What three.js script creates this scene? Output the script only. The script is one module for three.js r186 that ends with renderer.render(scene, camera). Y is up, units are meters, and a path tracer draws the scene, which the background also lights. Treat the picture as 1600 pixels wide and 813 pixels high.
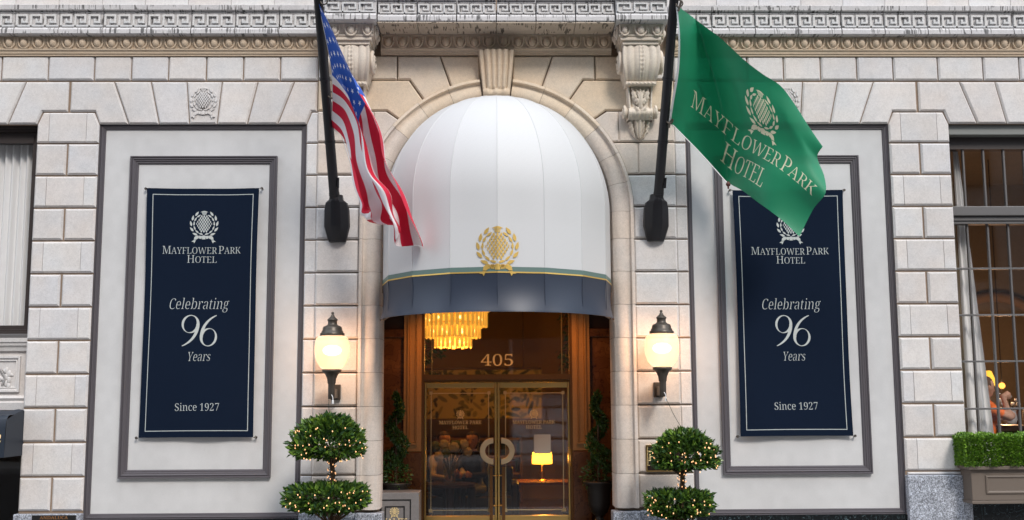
import * as THREE from 'three';
import { mergeGeometries, mergeVertices, toCreasedNormals } from 'three/addons/utils/BufferGeometryUtils.js';
import { RoundedBoxGeometry } from 'three/addons/geometries/RoundedBoxGeometry.js';
import { MarchingCubes } from 'three/addons/objects/MarchingCubes.js';
import { FontLoader } from 'three/addons/loaders/FontLoader.js';

// ------------------------------------------------------------------ camera, sky, sun, exposure
const scene = new THREE.Scene();
const camera = new THREE.PerspectiveCamera(2 * Math.atan(406.5 / 1700) * 180 / Math.PI, 1600 / 813, 0.1, 300);
camera.rotation.order = 'YXZ';
const D2R = Math.PI / 180;
camera.rotation.set(7.25 * D2R, -1.056 * D2R, -0.303 * D2R);
camera.position.set(-0.056, 1.8, 12.4);
camera.focus = 12.0; camera.userData.fStop = 0.7;
scene.add(camera); camera.updateMatrixWorld();
const renderer = new THREE.WebGLRenderer({ antialias: true });
renderer.toneMapping = THREE.LinearToneMapping;
renderer.toneMappingExposure = 2.0;
renderer.shadowMap.enabled = true;
{
  const w = 256, h = 128, d = new Float32Array(w * h * 4);
  for (let j = 0; j < h; j++) {
    const e = ((j + 0.5) / h - 0.5) * Math.PI, s = Math.max(0, Math.sin(e));
    const L = 0.62 + 0.58 * s;
    for (let i = 0; i < w; i++) {
      const k = (j * w + i) * 4;
      d[k] = L * 0.84; d[k + 1] = L * 0.92; d[k + 2] = L * 1.035; d[k + 3] = 1;
    }
  }
  const t = new THREE.DataTexture(d, w, h, THREE.RGBAFormat, THREE.FloatType);
  t.mapping = THREE.EquirectangularReflectionMapping; t.magFilter = THREE.LinearFilter; t.minFilter = THREE.LinearFilter; t.needsUpdate = true;
  scene.background = t; scene.environment = t;
}
const sun = new THREE.DirectionalLight(0xfff5ea, 1.15);
sun.position.set(7.5, 19, 17); sun.target.position.set(0, 2.5, 0);
sun.castShadow = true; sun.shadow.radius = 26; sun.shadow.mapSize.set(2048, 2048);
Object.assign(sun.shadow.camera, { left: -14, right: 14, top: 12, bottom: -10, near: 1, far: 70 });
scene.add(sun, sun.target);

// ------------------------------------------------------------------ helpers
let seed = 12345;
function rnd() { seed = (seed + 0x6D2B79F5) | 0; let t = Math.imul(seed ^ (seed >>> 15), 1 | seed); t = (t + Math.imul(t ^ (t >>> 7), 61 | t)) ^ t; return ((t ^ (t >>> 14)) >>> 0) / 4294967296; }
const rr = (a, b) => a + (b - a) * rnd();
// the point on the plane z = const that the photograph shows at a pixel
function P(px, py, z) {
  const v = new THREE.Vector3((px - 800) / 1700, -(py - 406.5) / 1700, -1).applyEuler(camera.rotation);
  return v.multiplyScalar((z - camera.position.z) / v.z).add(camera.position);
}
const names = {};
function numbered(n) { const k = names[n] = (names[n] ?? -1) + 1; return k ? n + '_' + String(k).padStart(3, '0') : n; }
function put(o) { o.traverse((c) => { if (c.isMesh) { c.castShadow = true; c.receiveShadow = true; } }); return o; }
function thing(name, label, category, pos = [0, 0, 0], group) {
  const o = new THREE.Group(); o.name = numbered(name); o.position.set(...pos); scene.add(o);
  o.userData = { label, category }; if (group) o.userData.group = group; return o;
}
function mesh(name, geo, mat, parent) {
  const m = new THREE.Mesh(geo, mat); m.name = name; m.castShadow = m.receiveShadow = true; parent.add(m); return m;
}
function single(name, geo, mat, label, category, group) {
  const m = mesh(numbered(name), geo, mat, scene); m.userData = { label, category }; if (group) m.userData.group = group; return m;
}
function part(name, parent) { const g = new THREE.Group(); g.name = name; parent.add(g); return g; }
function struct(name, geo, mat) { const m = mesh(name, geo, mat, scene); m.userData.kind = 'structure'; return m; }
// triplanar uv in metres (scaled) on a non-indexed copy
function triUV(geo, s = 1 / 1.3, ox = rnd() * 7, oy = rnd() * 7) {
  const g = geo.index ? geo.toNonIndexed() : geo; const p = g.attributes.position, n = p.count, uv = new Float32Array(n * 2);
  const a = new THREE.Vector3(), b = new THREE.Vector3(), c = new THREE.Vector3();
  for (let i = 0; i < n; i += 3) {
    a.fromBufferAttribute(p, i); b.fromBufferAttribute(p, i + 1).sub(a); c.fromBufferAttribute(p, i + 2).sub(a); b.cross(c);
    const x = Math.abs(b.x), y = Math.abs(b.y), z = Math.abs(b.z);
    for (let k = i; k < i + 3; k++) {
      const X = p.getX(k), Y = p.getY(k), Z = p.getZ(k);
      const [u, v] = z >= x && z >= y ? [X, Y] : x >= y ? [Z, Y] : [X, Z];
      uv[k * 2] = u * s + ox; uv[k * 2 + 1] = v * s + oy;
    }
  }
  g.setAttribute('uv', new THREE.BufferAttribute(uv, 2)); return g;
}
function geoFrom(pos, flat = true) {
  const g = new THREE.BufferGeometry(); g.setAttribute('position', new THREE.BufferAttribute(new Float32Array(pos), 3));
  g.computeVertexNormals(); return triUV(g);
}
function box(x0, x1, y0, y1, z0, z1) {
  const g = new THREE.BoxGeometry(Math.abs(x1 - x0), Math.abs(y1 - y0), Math.abs(z1 - z0));
  g.translate((x0 + x1) / 2, (y0 + y1) / 2, (z0 + z1) / 2); return triUV(g);
}
function rbox(x0, x1, y0, y1, z0, z1, r = 0.01, seg = 2) {
  const g = new RoundedBoxGeometry(x1 - x0, y1 - y0, z1 - z0, seg, r);
  g.translate((x0 + x1) / 2, (y0 + y1) / 2, (z0 + z1) / 2); return triUV(g);
}
function merge(list) {
  return mergeGeometries(list.map((g) => {
    const n = g.index ? g.toNonIndexed() : g;
    for (const k of Object.keys(n.attributes)) if (!['position', 'normal', 'uv'].includes(k)) n.deleteAttribute(k);
    if (!n.attributes.uv) n.setAttribute('uv', new THREE.BufferAttribute(new Float32Array(n.attributes.position.count * 2), 2));
    return n;
  }));
}
// a stone: polygon (x, y) from z0 to z1; the edges flagged true are chamfered by b
function block(poly, z0, z1, b = 0.018, edges = null) {
  let q = poly.slice();
  if (THREE.ShapeUtils.area(q.map((p) => new THREE.Vector2(...p))) < 0) { q.reverse(); if (edges) { edges = edges.slice().reverse(); edges.push(edges.shift()); } }
  const n = q.length, off = q.map((_, i) => (edges && !edges[i]) ? 0.0012 : b);
  const nor = q.map((p, i) => { const r = q[(i + 1) % n], dx = r[0] - p[0], dy = r[1] - p[1], l = Math.hypot(dx, dy); return [-dy / l, dx / l]; });
  const ins = q.map((p, i) => {
    const j = (i + n - 1) % n, n1 = nor[j], n2 = nor[i], c = n1[0] * n2[1] - n1[1] * n2[0];
    if (Math.abs(c) < 0.08) { const o = (off[i] + off[j]) / 2; return [p[0] + (n1[0] + n2[0]) / 2 * o, p[1] + (n1[1] + n2[1]) / 2 * o]; }
    const d1 = off[j], d2 = off[i];
    return [p[0] + (d1 * n2[1] - d2 * n1[1]) / c, p[1] + (n1[0] * d2 - n2[0] * d1) / c];
  });
  const pos = [], bz = z1 - b;
  const quad = (a, b_, c, d) => pos.push(...a, ...b_, ...c, ...a, ...c, ...d);
  for (let i = 0; i < n; i++) {
    const k = (i + 1) % n;
    quad([...q[i], z0], [...q[k], z0], [...q[k], bz], [...q[i], bz]);
    quad([...q[i], bz], [...q[k], bz], [...ins[k], z1], [...ins[i], z1]);
  }
  for (const t of THREE.ShapeUtils.triangulateShape(ins.map((p) => new THREE.Vector2(...p)), [])) for (const v of t) pos.push(...ins[v], z1);
  return geoFrom(pos);
}
const rect = (x0, x1, y0, y1) => x0 < x1 ? [[x0, y0], [x1, y0], [x1, y1], [x0, y1]] : [[x1, y0], [x0, y0], [x0, y1], [x1, y1]];
// a profile of (y, z) points swept along x
function sweepX(prof, x0, x1, caps = true) {
  const pos = [];
  for (let i = 0; i + 1 < prof.length; i++) {
    const [y0, z0] = prof[i], [y1, z1] = prof[i + 1];
    pos.push(x0, y0, z0, x1, y0, z0, x1, y1, z1, x0, y0, z0, x1, y1, z1, x0, y1, z1);
  }
  if (caps) for (const [x, f] of [[x0, 0], [x1, 1]])
    for (const t of THREE.ShapeUtils.triangulateShape(prof.map(([y, z]) => new THREE.Vector2(z, y)), [])) for (const v of (f ? t : t.slice().reverse())) pos.push(x, prof[v][0], prof[v][1]);
  return geoFrom(pos);
}
// a surface from a function of u, v in 0..1, smooth normals
function surf(nu, nv, fn, uvs = true) {
  const pos = [], uv = [], idx = [];
  for (let j = 0; j <= nv; j++) for (let i = 0; i <= nu; i++) { const p = fn(i / nu, j / nv); pos.push(p[0], p[1], p[2]); uv.push(i / nu, j / nv); }
  for (let j = 0; j < nv; j++) for (let i = 0; i < nu; i++) { const a = j * (nu + 1) + i, b = a + 1, c = a + nu + 1, d = c + 1; idx.push(a, b, d, a, d, c); }
  const g = new THREE.BufferGeometry(); g.setAttribute('position', new THREE.Float32BufferAttribute(pos, 3)); g.setAttribute('uv', new THREE.Float32BufferAttribute(uv, 2)); g.setIndex(idx); g.computeVertexNormals(); return g;
}
function tube(pts, r, seg = 24, rad = 8) {
  return new THREE.TubeGeometry(new THREE.CatmullRomCurve3(pts.map((p) => p.isVector3 ? p : new THREE.Vector3(...p))), seg, r, rad, false);
}
function rod(a, b, r0, r1 = r0, n = 10) {
  const A = new THREE.Vector3(...a), B = new THREE.Vector3(...b), d = B.clone().sub(A);
  const g = new THREE.CylinderGeometry(r1, r0, d.length(), n); g.translate(0, d.length() / 2, 0);
  g.applyQuaternion(new THREE.Quaternion().setFromUnitVectors(new THREE.Vector3(0, 1, 0), d.normalize())); g.translate(...a); return g;
}
function lathe(pts, n = 32) { return new THREE.LatheGeometry(pts.map((p) => new THREE.Vector2(...p)), n); }

// ------------------------------------------------------------------ textures
function noiseGrid(n) { const a = new Float32Array(n * n); for (let i = 0; i < n * n; i++) a[i] = rnd(); return a; }
function sampler(n) {
  const a = noiseGrid(n);
  return (x, y) => { x = ((x % 1) + 1) % 1 * n; y = ((y % 1) + 1) % 1 * n; const i = x | 0, j = y | 0, f = x - i, g = y - j, i1 = (i + 1) % n, j1 = (j + 1) % n; const s = f * f * (3 - 2 * f), t = g * g * (3 - 2 * g); const A = a[j * n + i] * (1 - s) + a[j * n + i1] * s, B = a[j1 * n + i] * (1 - s) + a[j1 * n + i1] * s; return A * (1 - t) + B * t; };
}
function texture(size, fn, srgb = true) {
  const d = new Uint8Array(size * size * 4);
  for (let j = 0; j < size; j++) for (let i = 0; i < size; i++) { const c = fn(i / size, j / size, i, j), k = (j * size + i) * 4; for (let m = 0; m < 3; m++) d[k + m] = Math.max(0, Math.min(255, c[m] * 255)); d[k + 3] = 255; }
  const t = new THREE.DataTexture(d, size, size); t.wrapS = t.wrapT = THREE.RepeatWrapping; t.magFilter = THREE.LinearFilter; t.minFilter = THREE.LinearMipmapLinearFilter; t.generateMipmaps = true; if (srgb) t.colorSpace = THREE.SRGBColorSpace; t.needsUpdate = true; return t;
}
const n4 = sampler(4), n8 = sampler(8), n16 = sampler(16), n48 = sampler(48), n128 = sampler(128), n256 = sampler(256);
const stoneTex = texture(1024, (u, v) => {
  const c = 0.955 + 0.035 * (n4(u, v) - 0.5) + 0.03 * (n16(u, v) - 0.5) + 0.03 * (n48(u, v) - .5) + 0.04 * (n128(u, v) - .5) + 0.07 * (n256(u, v) - .5) - (n256(v, u) > .95 ? .06 : 0);
  const w = (n8(u + .3, v) - .5) * 0.02; return [c + w, c, c - w];
});
const stoneBump = texture(1024, (u, v) => { const c = .5 + .5 * (n256(u, v) - .5) + .3 * (n128(u, v) - .5) + .2 * (n48(u, v) - .5); return [c, c, c]; }, false);
const grimeTex = texture(1024, (u, v) => {
  let c = 0.93 + 0.06 * (n16(u, v) - .5) + .06 * (n128(u, v) - .5);
  const s = n128(u, v * .125) * .5 + n48(u, v * .125) * .3 + n16(u, v) * .45; if (s > .76) c -= Math.min(.45, (s - .76) * 2.6);
  return [c, c, c * 1.005];
});
const plasterTex = texture(512, (u, v) => { const c = .95 + .035 * (n4(u, v) - .5) + .03 * (n16(u, v) - .5) + .016 * (n128(u, v) - .5) - (n48(v, u) > .975 ? .03 : 0); return [c, c, c]; });
const graniteTex = texture(1024, (u, v) => { const s = n256(u, v) * .5 + n128(u, v) * .5, k = n48(u, v) * .4 + n16(u, v) * .6; let c = .66 + .8 * (s - .5) + .12 * (k - .5); return [c * .97, c, c * 1.05]; });
const marbleTex = texture(512, (u, v) => { const q = n8(u, v) + .5 * n16(u, v) + .25 * n48(u, v), r = Math.abs(Math.sin(q * 9 + u * 6.283)); const k = Math.pow(1 - r, 6); return [.62 + .2 * (q - .8) - k * .3, .5 + .2 * (q - .8) - k * .3, .38 + .18 * (q - .8) - k * .25]; });
const greenMarbleTex = texture(512, (u, v) => { const q = n8(u, v) + .5 * n16(u, v) + .3 * n48(u, v), r = Math.abs(Math.sin(q * 11 + v * 6.283)); const k = Math.pow(1 - r, 12) * .5 + (n128(u, v) > .9 ? .08 : 0); return [.05 + k * .8, .07 + k * .95, .075 + k]; });
const weaveTex = texture(256, (u, v, i, j) => { const c = .94 + .04 * ((i + j) % 2) - .03 * (n48(u, v)); return [c, c, c]; });
function canvas(w, h, draw, srgb = true) {
  const c = document.createElement('canvas'); c.width = w; c.height = h; draw(c.getContext('2d'), w, h);
  const t = new THREE.CanvasTexture(c); if (srgb) t.colorSpace = THREE.SRGBColorSpace; t.anisotropy = 8; return t;
}

// ------------------------------------------------------------------ materials
const C = (r, g, b) => new THREE.Color().setRGB(r, g, b);
const std = (o) => new THREE.MeshStandardMaterial({ roughness: .8, metalness: 0, ...o });
const phys = (o) => new THREE.MeshPhysicalMaterial({ roughness: .8, metalness: 0, ...o });
const stoneTones = [[.68, .655, .64], [.65, .622, .605], [.70, .68, .665], [.67, .63, .605], [.655, .64, .64], [.70, .665, .64]].map((c) => std({ color: C(...c), map: stoneTex, bumpMap: stoneBump, bumpScale: .001, roughness: .92 }));
const tanTones = [[.73, .60, .455], [.71, .58, .435], [.735, .625, .50]].map((c) => std({ color: C(...c), map: stoneTex, bumpMap: stoneBump, bumpScale: .001, roughness: .9 }));  // tan stone; warm bounce and shade under the balcony put into this colour
const midTones = [[.67, .60, .54], [.665, .585, .515]].map((c) => std({ color: C(...c), map: stoneTex, bumpMap: stoneBump, bumpScale: .001, roughness: .9 }));  // entrance bay stone with the warm lamp glow put into its colour
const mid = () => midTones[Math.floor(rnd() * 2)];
const stone = () => stoneTones[Math.floor(rnd() * 6)];
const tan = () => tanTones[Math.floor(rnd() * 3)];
const M = {
  mortar: std({ color: C(.30, .22, .16), map: stoneTex, roughness: .95 }),
  grime: std({ color: C(.66, .64, .63), map: grimeTex, bumpMap: stoneBump, bumpScale: .001, roughness: .95 }),
  carved: std({ color: C(.68, .545, .40), map: stoneTex, roughness: .85 }),
  eggs: std({ color: C(.62, .495, .365), map: stoneTex, roughness: .8 }),
  corbel: std({ color: C(.73, .64, .54), map: stoneTex, roughness: .85 }),
  plaster: std({ color: C(.63, .63, .63), map: plasterTex, roughness: .85 }),
  frame: std({ color: C(.088, .080, .090), roughness: .55 }),
  granite: std({ color: C(.82, .82, .84), map: graniteTex, roughness: .55 }),
  greenMarble: std({ color: C(1, 1, 1), map: greenMarbleTex, roughness: .12 }),
  marble: std({ color: C(.42, .27, .15), map: marbleTex, roughness: .3 }),
  honey: std({ color: C(.50, .27, .10), map: stoneTex, roughness: .5 }),
  brass: std({ color: C(.72, .48, .17), metalness: 1, roughness: .28 }),
  darkBrass: std({ color: C(.20, .10, .04), metalness: .8, roughness: .4 }),
  gold: std({ color: C(.78, .52, .14), metalness: .55, roughness: .38 }),
  goldLeaf: std({ color: C(.90, .70, .34), roughness: .5 }),
  iron: std({ color: C(.022, .022, .026), roughness: .38, metalness: .3 }),
  lampIron: std({ color: C(.085, .072, .06), roughness: .4, metalness: .5 }),
  winFrame: std({ color: C(.12, .115, .115), roughness: .45 }),
  winFrameDark: std({ color: C(.035, .026, .024), roughness: .5 }),
  glass: phys({ color: C(1, 1, 1), roughness: 0, transmission: 1, thickness: 0, ior: 1.52 }),
  canvasWhite: phys({ color: C(.66, .665, .67), map: weaveTex, roughness: .6, sheen: .2 }),
  canvasNavy: phys({ color: C(.022, .032, .056), roughness: .46, clearcoat: .12, clearcoatRoughness: .5 }),
  canvasGreen: std({ color: C(.11, .18, .16), roughness: .5 }),
  wood: std({ color: C(.16, .07, .025), roughness: .4 }),
  darkWood: std({ color: C(.045, .022, .012), roughness: .45 }),
  sheer: phys({ color: C(.86, .86, .86), roughness: 1, transmission: .15, thickness: 0, side: THREE.DoubleSide }),
  drape: std({ color: C(.62, .55, .43), roughness: .95, side: THREE.DoubleSide }),
  drapeWhite: std({ color: C(.72, .71, .70), roughness: .95, side: THREE.DoubleSide }),
  bark: std({ color: C(.10, .062, .036), roughness: .95 }),
  wire: std({ color: C(.012, .03, .015), roughness: .6 }),
  doorGlass: phys({ color: C(1, 1, 1), roughness: 0, transmission: 1, thickness: 0, ior: 1.85 }),
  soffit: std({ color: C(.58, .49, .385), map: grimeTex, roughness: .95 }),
  keyStone: std({ color: C(.66, .65, .64), map: stoneTex, bumpMap: stoneBump, bumpScale: .001, roughness: .92 }),
  white: std({ color: C(.8, .8, .8), roughness: .5 }),
  black: std({ color: C(.012, .012, .013), roughness: .3 }),
};
// ------------------------------------------------------------------ the setting: pavement, kerb, street
const asphalt = std({ color: C(.055, .055, .057), roughness: .9 });
const paving = std({ color: C(.30, .29, .28), map: stoneTex, roughness: .9 });
struct('street', box(-90, 90, -.4, -.13, 3.62, 17), asphalt);
struct('ground', box(-150, 150, -.9, -.4, -60, 150), asphalt);
{
  const pv = new THREE.Group(); pv.name = 'pavement'; pv.userData.kind = 'structure'; scene.add(pv);
  mesh('paving_bed', box(-30, 30, -.4, -.012, .0, 3.45), M.mortar, pv);
  for (let i = -8; i < 8; i++) for (let j = 0; j < 3; j++) mesh('paving_slab', box(i * 1.2 + .004, i * 1.2 + 1.196, -.012, 0, .13 + j * 1.1, .13 + j * 1.1 + 1.092), paving, pv);
  const kb = new THREE.Group(); kb.name = 'kerb'; kb.userData.kind = 'structure'; scene.add(kb);
  for (let i = -8; i < 8; i++) mesh('kerb_stone', rbox(i * 1.8 + .004, i * 1.8 + 1.796, -.4, .004, 3.452, 3.62, .015), M.granite, kb);
  struct('far_pavement', box(-40, 40, -.4, 0, 17, 20.5), paving);
}

// ------------------------------------------------------------------ the hotel
const hotel = thing('hotel_building', 'pale stone hotel front with arched entrance, carved cornice and framed wall panels', 'building');
const PX0 = 4.585, PX1 = 5.29, ROW = .3775, Y0 = 4.738, AY = 3.92, RO = 1.565, RI = 1.31;
const WX = 7.69;
{
  const s = new THREE.Shape([[-9.6, -.3], [9.6, -.3], [9.6, 9.5], [-9.6, 9.5]].map((p) => new THREE.Vector2(...p)));
  const hole = (pts) => s.holes.push(new THREE.Path(pts.map((p) => new THREE.Vector2(...p))));
  const arc = [[-1.34, -.2]]; for (let k = 0; k <= 24; k++) { const a = Math.PI * (1 - k / 24); arc.push([1.34 * Math.cos(a), AY + 1.34 * Math.sin(a)]); } arc.push([1.34, -.2]);
  hole(arc);
  for (const m of [-1, 1]) { hole(rect(m * 2.2, m * PX0, .45, 4.972)); hole(rect(m * PX1, m * WX, m < 0 ? .25 : .55, 4.968)); }
  const g = new THREE.ExtrudeGeometry(s, { depth: .32, bevelEnabled: false }); g.translate(0, 0, -.275);
  mesh('wall', triUV(g), M.mortar, hotel);
}
// piers of alternating courses
function pierRows(g, x0, x1, n0, n1, zf) {
  const w = x1 - x0, j = .010;
  for (let n = n0; n < n1; n++) {
    const yt = Y0 - n * ROW - j, yb = Y0 - (n + 1) * ROW + j;
    if (n % 2 === 0) { const m = (x0 + x1) / 2; mesh('stone', block(rect(x0, m - .011, yb, yt), .04, zf + rr(-.003, .003), .02), stone(), g); mesh('stone', block(rect(m + .011, x1, yb, yt), .04, zf + rr(-.003, .003), .02), stone(), g); }
    else { const a = x0 + w * .195, b = x1 - w * .2; for (const [p, q, e] of [[x0, a - .0015, [1, 0, 1, 1]], [a + .0015, b - .0015, [1, 0, 1, 0]], [b + .0015, x1, [1, 1, 1, 0]]]) mesh('stone', block(rect(p, q, yb, yt), .04, zf + rr(-.0015, .0015), .02, e), stone(), g); }
  }
}
function pierCap(g, x0, x1, zf, cl = true, cr = true) {
  const w = x1 - x0, a = x0 + w * .195, b = x1 - w * .2, yb = Y0 + .008, yt = 5.098;
  mesh('stone', block([[x0, yb], [a - .0015, yb], [a - .0015, yt], [x0 + .062, yt], [x0, 4.955]], .04, zf, .016, [1, 0, 1, 1, 1]), stone(), g);
  mesh('stone', block(rect(a + .0015, b - .0015, yb, yt), .04, zf + .001, .016, [1, 0, 1, 0]), stone(), g);
  mesh('stone', block([[b + .0015, yb], [x1, yb], [x1, 4.955], [x1 - .062, yt], [b + .0015, yt]], .04, zf, .016, [1, 1, 1, 1, 0]), stone(), g);
}
for (const m of [-1, 1]) {
  const g = part('pier', hotel), x0 = m < 0 ? -PX1 : PX0, x1 = m < 0 ? -PX0 : PX1;
  pierCap(g, x0, x1, .075); pierRows(g, x0, x1, 0, m < 0 ? 11 : 10, .075);
  if (m < 0) mesh('granite_base', rbox(x0 - .03, x1 + .004, 0, .566, -.05, .12, .012), M.granite, g);
  else { mesh('granite_base', rbox(x0 - .004, x1 + .008, 0, .922, -.05, .12, .012), M.granite, g); mesh('stone', block(rect(x0 + .02, x1 - .01, .924, Y0 - 10 * ROW - .008), .04, .073, .01), stone(), g); }
  const h = part('pier', hotel), ox = m < 0 ? -WX - .705 : WX;
  pierCap(h, ox, ox + .705, .075); pierRows(h, ox, ox + .705, 0, 11, .075);
  mesh('granite_base', rbox(ox, ox + .705, 0, .566, -.05, .12, .012), M.granite, h);
}
// flat arches of wedge stones over panels and windows
function flatArch(c, sp, edgeIn) {   // sp: which end meets the entrance bay
  const g = part('flat_arch', hotel), T = 5.465, B = 4.966, gp = .006;
  const tops = [-1.04, -.618, -.204, .204, .618, 1.04], bots = [-.857, -.507, -.158, .158, .507, .857];
  for (let k = 0; k < 5; k++) mesh('wedge_stone', block([[c + bots[k] + gp, B], [c + bots[k + 1] - gp, B], [c + tops[k + 1] - gp, T], [c + tops[k] + gp, T]], .04, .075 + rr(-.002, .002), .018), stone(), g);
  for (const m of [-1, 1]) {
    const xo = m * 1.19 + c, bay = m === sp;
    const xe = bay ? c + m * 1.315 : c + m * (1.19 + .35);
    const xi = c + m * (1.19 + .055);
    mesh('wedge_stone', block([[c + m * (.857 + gp), B], [xo - m * .002, B], [xi, 5.115], [xe - m * .006, 5.115], [xe - m * .006, T], [c + m * (1.04 + gp), T]], .04, .075 + rr(-.002, .002), .018), stone(), g);
  }
  return g;
}
const archL = flatArch(-3.392, 1), archR = flatArch(3.392, -1); flatArch(-6.49, 0); flatArch(6.49, 0);
// plain course above
{
  const g = part('stone_course', hotel), js = [2.075, 2.516, 2.946, 3.376, 3.813, 4.242, 4.671, 5.202, 5.739, 6.17, 6.6, 7.03, 7.46, 7.9, 8.4, 9.5];
  for (const m of [-1, 1]) for (let k = 0; k + 1 < js.length; k++) mesh('stone', block(rect(m * (js[k] + .007), m * (js[k + 1] - .007), 5.487, 5.768), .04, .075 + rr(-.003, .003), .018), stone(), g);
  const u = part('stone_course', hotel);
  for (const m of [-1, 1]) for (let k = 0; k < 14; k++) for (let r = 0; r < 3; r++) { const x = .1 + k * .5 + (r % 2) * .25; mesh('stone', block(rect(m * (x + .002), m * (x + .498), 6.36 + r * .4, 6.756 + r * .4), .04, .10, .003), stone(), u); }
}
// entrance bay: courses that run into the arch
const A = (deg, r = RO) => [r * Math.sin(deg * D2R), AY + r * Math.cos(deg * D2R)];
const arcPts = (a, b, n = 8, r = RO) => Array.from({ length: n + 1 }, (_, k) => A(a + (b - a) * k / n, r));
for (const m of [-1, 1]) {
  const g = part('entrance_bay', hotel), F = (pts) => pts.map(([x, y]) => [m * x, y]), z = .10;
  const add = (pts, mat, b = .016) => mesh('stone', block(F(pts), .04, z + rr(-.002, .002), b), mat, g);
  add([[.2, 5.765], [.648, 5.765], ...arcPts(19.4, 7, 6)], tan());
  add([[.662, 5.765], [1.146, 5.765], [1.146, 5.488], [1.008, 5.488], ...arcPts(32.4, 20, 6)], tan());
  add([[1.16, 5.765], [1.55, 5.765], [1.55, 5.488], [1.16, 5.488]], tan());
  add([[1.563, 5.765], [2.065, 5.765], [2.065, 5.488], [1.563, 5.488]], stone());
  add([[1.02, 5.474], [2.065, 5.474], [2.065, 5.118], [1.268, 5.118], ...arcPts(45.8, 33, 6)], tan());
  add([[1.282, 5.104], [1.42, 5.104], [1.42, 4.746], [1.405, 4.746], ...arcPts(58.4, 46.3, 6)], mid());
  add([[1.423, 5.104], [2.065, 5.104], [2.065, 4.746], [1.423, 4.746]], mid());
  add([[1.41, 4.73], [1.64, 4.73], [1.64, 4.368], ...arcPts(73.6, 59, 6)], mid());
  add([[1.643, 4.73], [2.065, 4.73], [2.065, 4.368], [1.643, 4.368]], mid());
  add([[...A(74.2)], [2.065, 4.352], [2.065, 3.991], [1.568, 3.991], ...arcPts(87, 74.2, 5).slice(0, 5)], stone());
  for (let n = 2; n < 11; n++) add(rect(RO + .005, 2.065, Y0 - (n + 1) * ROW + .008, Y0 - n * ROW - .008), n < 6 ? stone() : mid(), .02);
  for (let n = -1; n < 11; n++) mesh('stone', block(F(n < 0 ? [[2.068, Y0 + .008], [2.195, Y0 + .008], [2.195, 4.955], [2.14, 5.1], [2.068, 5.1]] : rect(2.068, 2.195, Y0 - (n + 1) * ROW + .008, Y0 - n * ROW - .008)), .04, .07, .012), stone(), g);
  mesh('granite_base', rbox(m < 0 ? -2.195 : RO + .01, m < 0 ? -RO - .01 : 2.195, 0, .556, -.05, .15, .012), M.granite, g);
  mesh('granite_base', rbox(m < 0 ? -RO - .005 : 1.27, m < 0 ? -1.27 : RO + .005, 0, .556, -.05, .2, .012), M.granite, g);
}
// arch moulding
{
  const g = part('arch', hotel);
  const prof = [[RO, .05], [RO, .15], [RO - .02, .165], [RO - .035, .165], [RO - .045, .125], [RO - .07, .118], [RO - .11, .145], [RO - .16, .15], [RO - .2, .138], [RO - .225, .105], [RI + .015, .095], [RI + .012, .06], [RI, .05], [RI, -.24]];
  const ring = (a0, a1) => surf(10, prof.length - 1, (u, v) => { const [r, z] = prof[Math.round(v * (prof.length - 1))], a = (a0 + (a1 - a0) * u) * D2R; return [r * Math.sin(a), AY + r * Math.cos(a), z]; });
  const angs = [7, 21.3, 35.6, 50, 64, 77, 90];
  for (const m of [-1, 1]) {
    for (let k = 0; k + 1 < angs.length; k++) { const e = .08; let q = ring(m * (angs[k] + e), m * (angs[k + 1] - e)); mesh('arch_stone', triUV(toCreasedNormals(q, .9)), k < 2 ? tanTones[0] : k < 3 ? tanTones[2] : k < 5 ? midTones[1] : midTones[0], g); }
    for (let n = 2; n < 11; n++) {
      const y1 = n === 2 ? AY - .001 : Y0 - n * ROW - .002, y0 = Y0 - (n + 1) * ROW + .002; if (y1 <= y0) continue;
      const q = surf(1, prof.length - 1, (u, v) => { const [r, z] = prof[Math.round(v * (prof.length - 1))]; return [m * r, y0 + (y1 - y0) * u, z]; });
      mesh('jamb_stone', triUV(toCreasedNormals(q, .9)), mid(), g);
    }
  }
  // keystone: tapered, two reeds and a roll at its foot
  const key = surf(40, 40, (u, v) => {
    const y = 5.785 - v * .53, w = .212 - v * .055, x = (u * 2 - 1), ax = Math.abs(x);
    let z = .235 - .05 * v + .05 * Math.pow(1 - v, 3);
    if (v < .82) { if (ax < .66) z += .035 * Math.sin(Math.PI * (((ax % .33) / .33))) - .01; else if (ax < .72) z -= .03; }
    else z += .03 * Math.sin(Math.PI * (v - .82) / .18) + .012 * Math.cos(x * 10);
    if (ax > .985 || v > .99) z = .05;
    return [-x * w, y, z];
  });
  mesh('keystone', triUV(key), M.carved, g);
}
// wall panels with two nested frames
function frameRing(x0, x1, y0, y1, prof, mat, g, name = 'frame') {
  const c = [[x0, y0, 1, 1], [x1, y0, -1, 1], [x1, y1, -1, -1], [x0, y1, 1, -1]];
  for (let s = 0; s < 4; s++) {
    const a = c[s], b = c[(s + 1) % 4], pos = [];
    for (let i = 0; i + 1 < prof.length; i++) {
      const [t0, z0] = prof[i], [t1, z1] = prof[i + 1];
      const p = (q, t, z) => [q[0] + q[2] * t, q[1] + q[3] * t, z];
      pos.push(...p(a, t0, z0), ...p(b, t0, z0), ...p(b, t1, z1), ...p(a, t0, z0), ...p(b, t1, z1), ...p(a, t1, z1));
    }
    mesh(name, geoFrom(pos), mat, g);
  }
}
const mould = (w, h) => [[0, -.02], [0, h], [w * .14, h], [w * .2, h * .72], [w * .36, h * .9], [w * .5, h * .62], [w * .62, h * .62], [w * .72, h * .38], [w * .86, h * .42], [w, h * .12], [w, -.02]];
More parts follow.
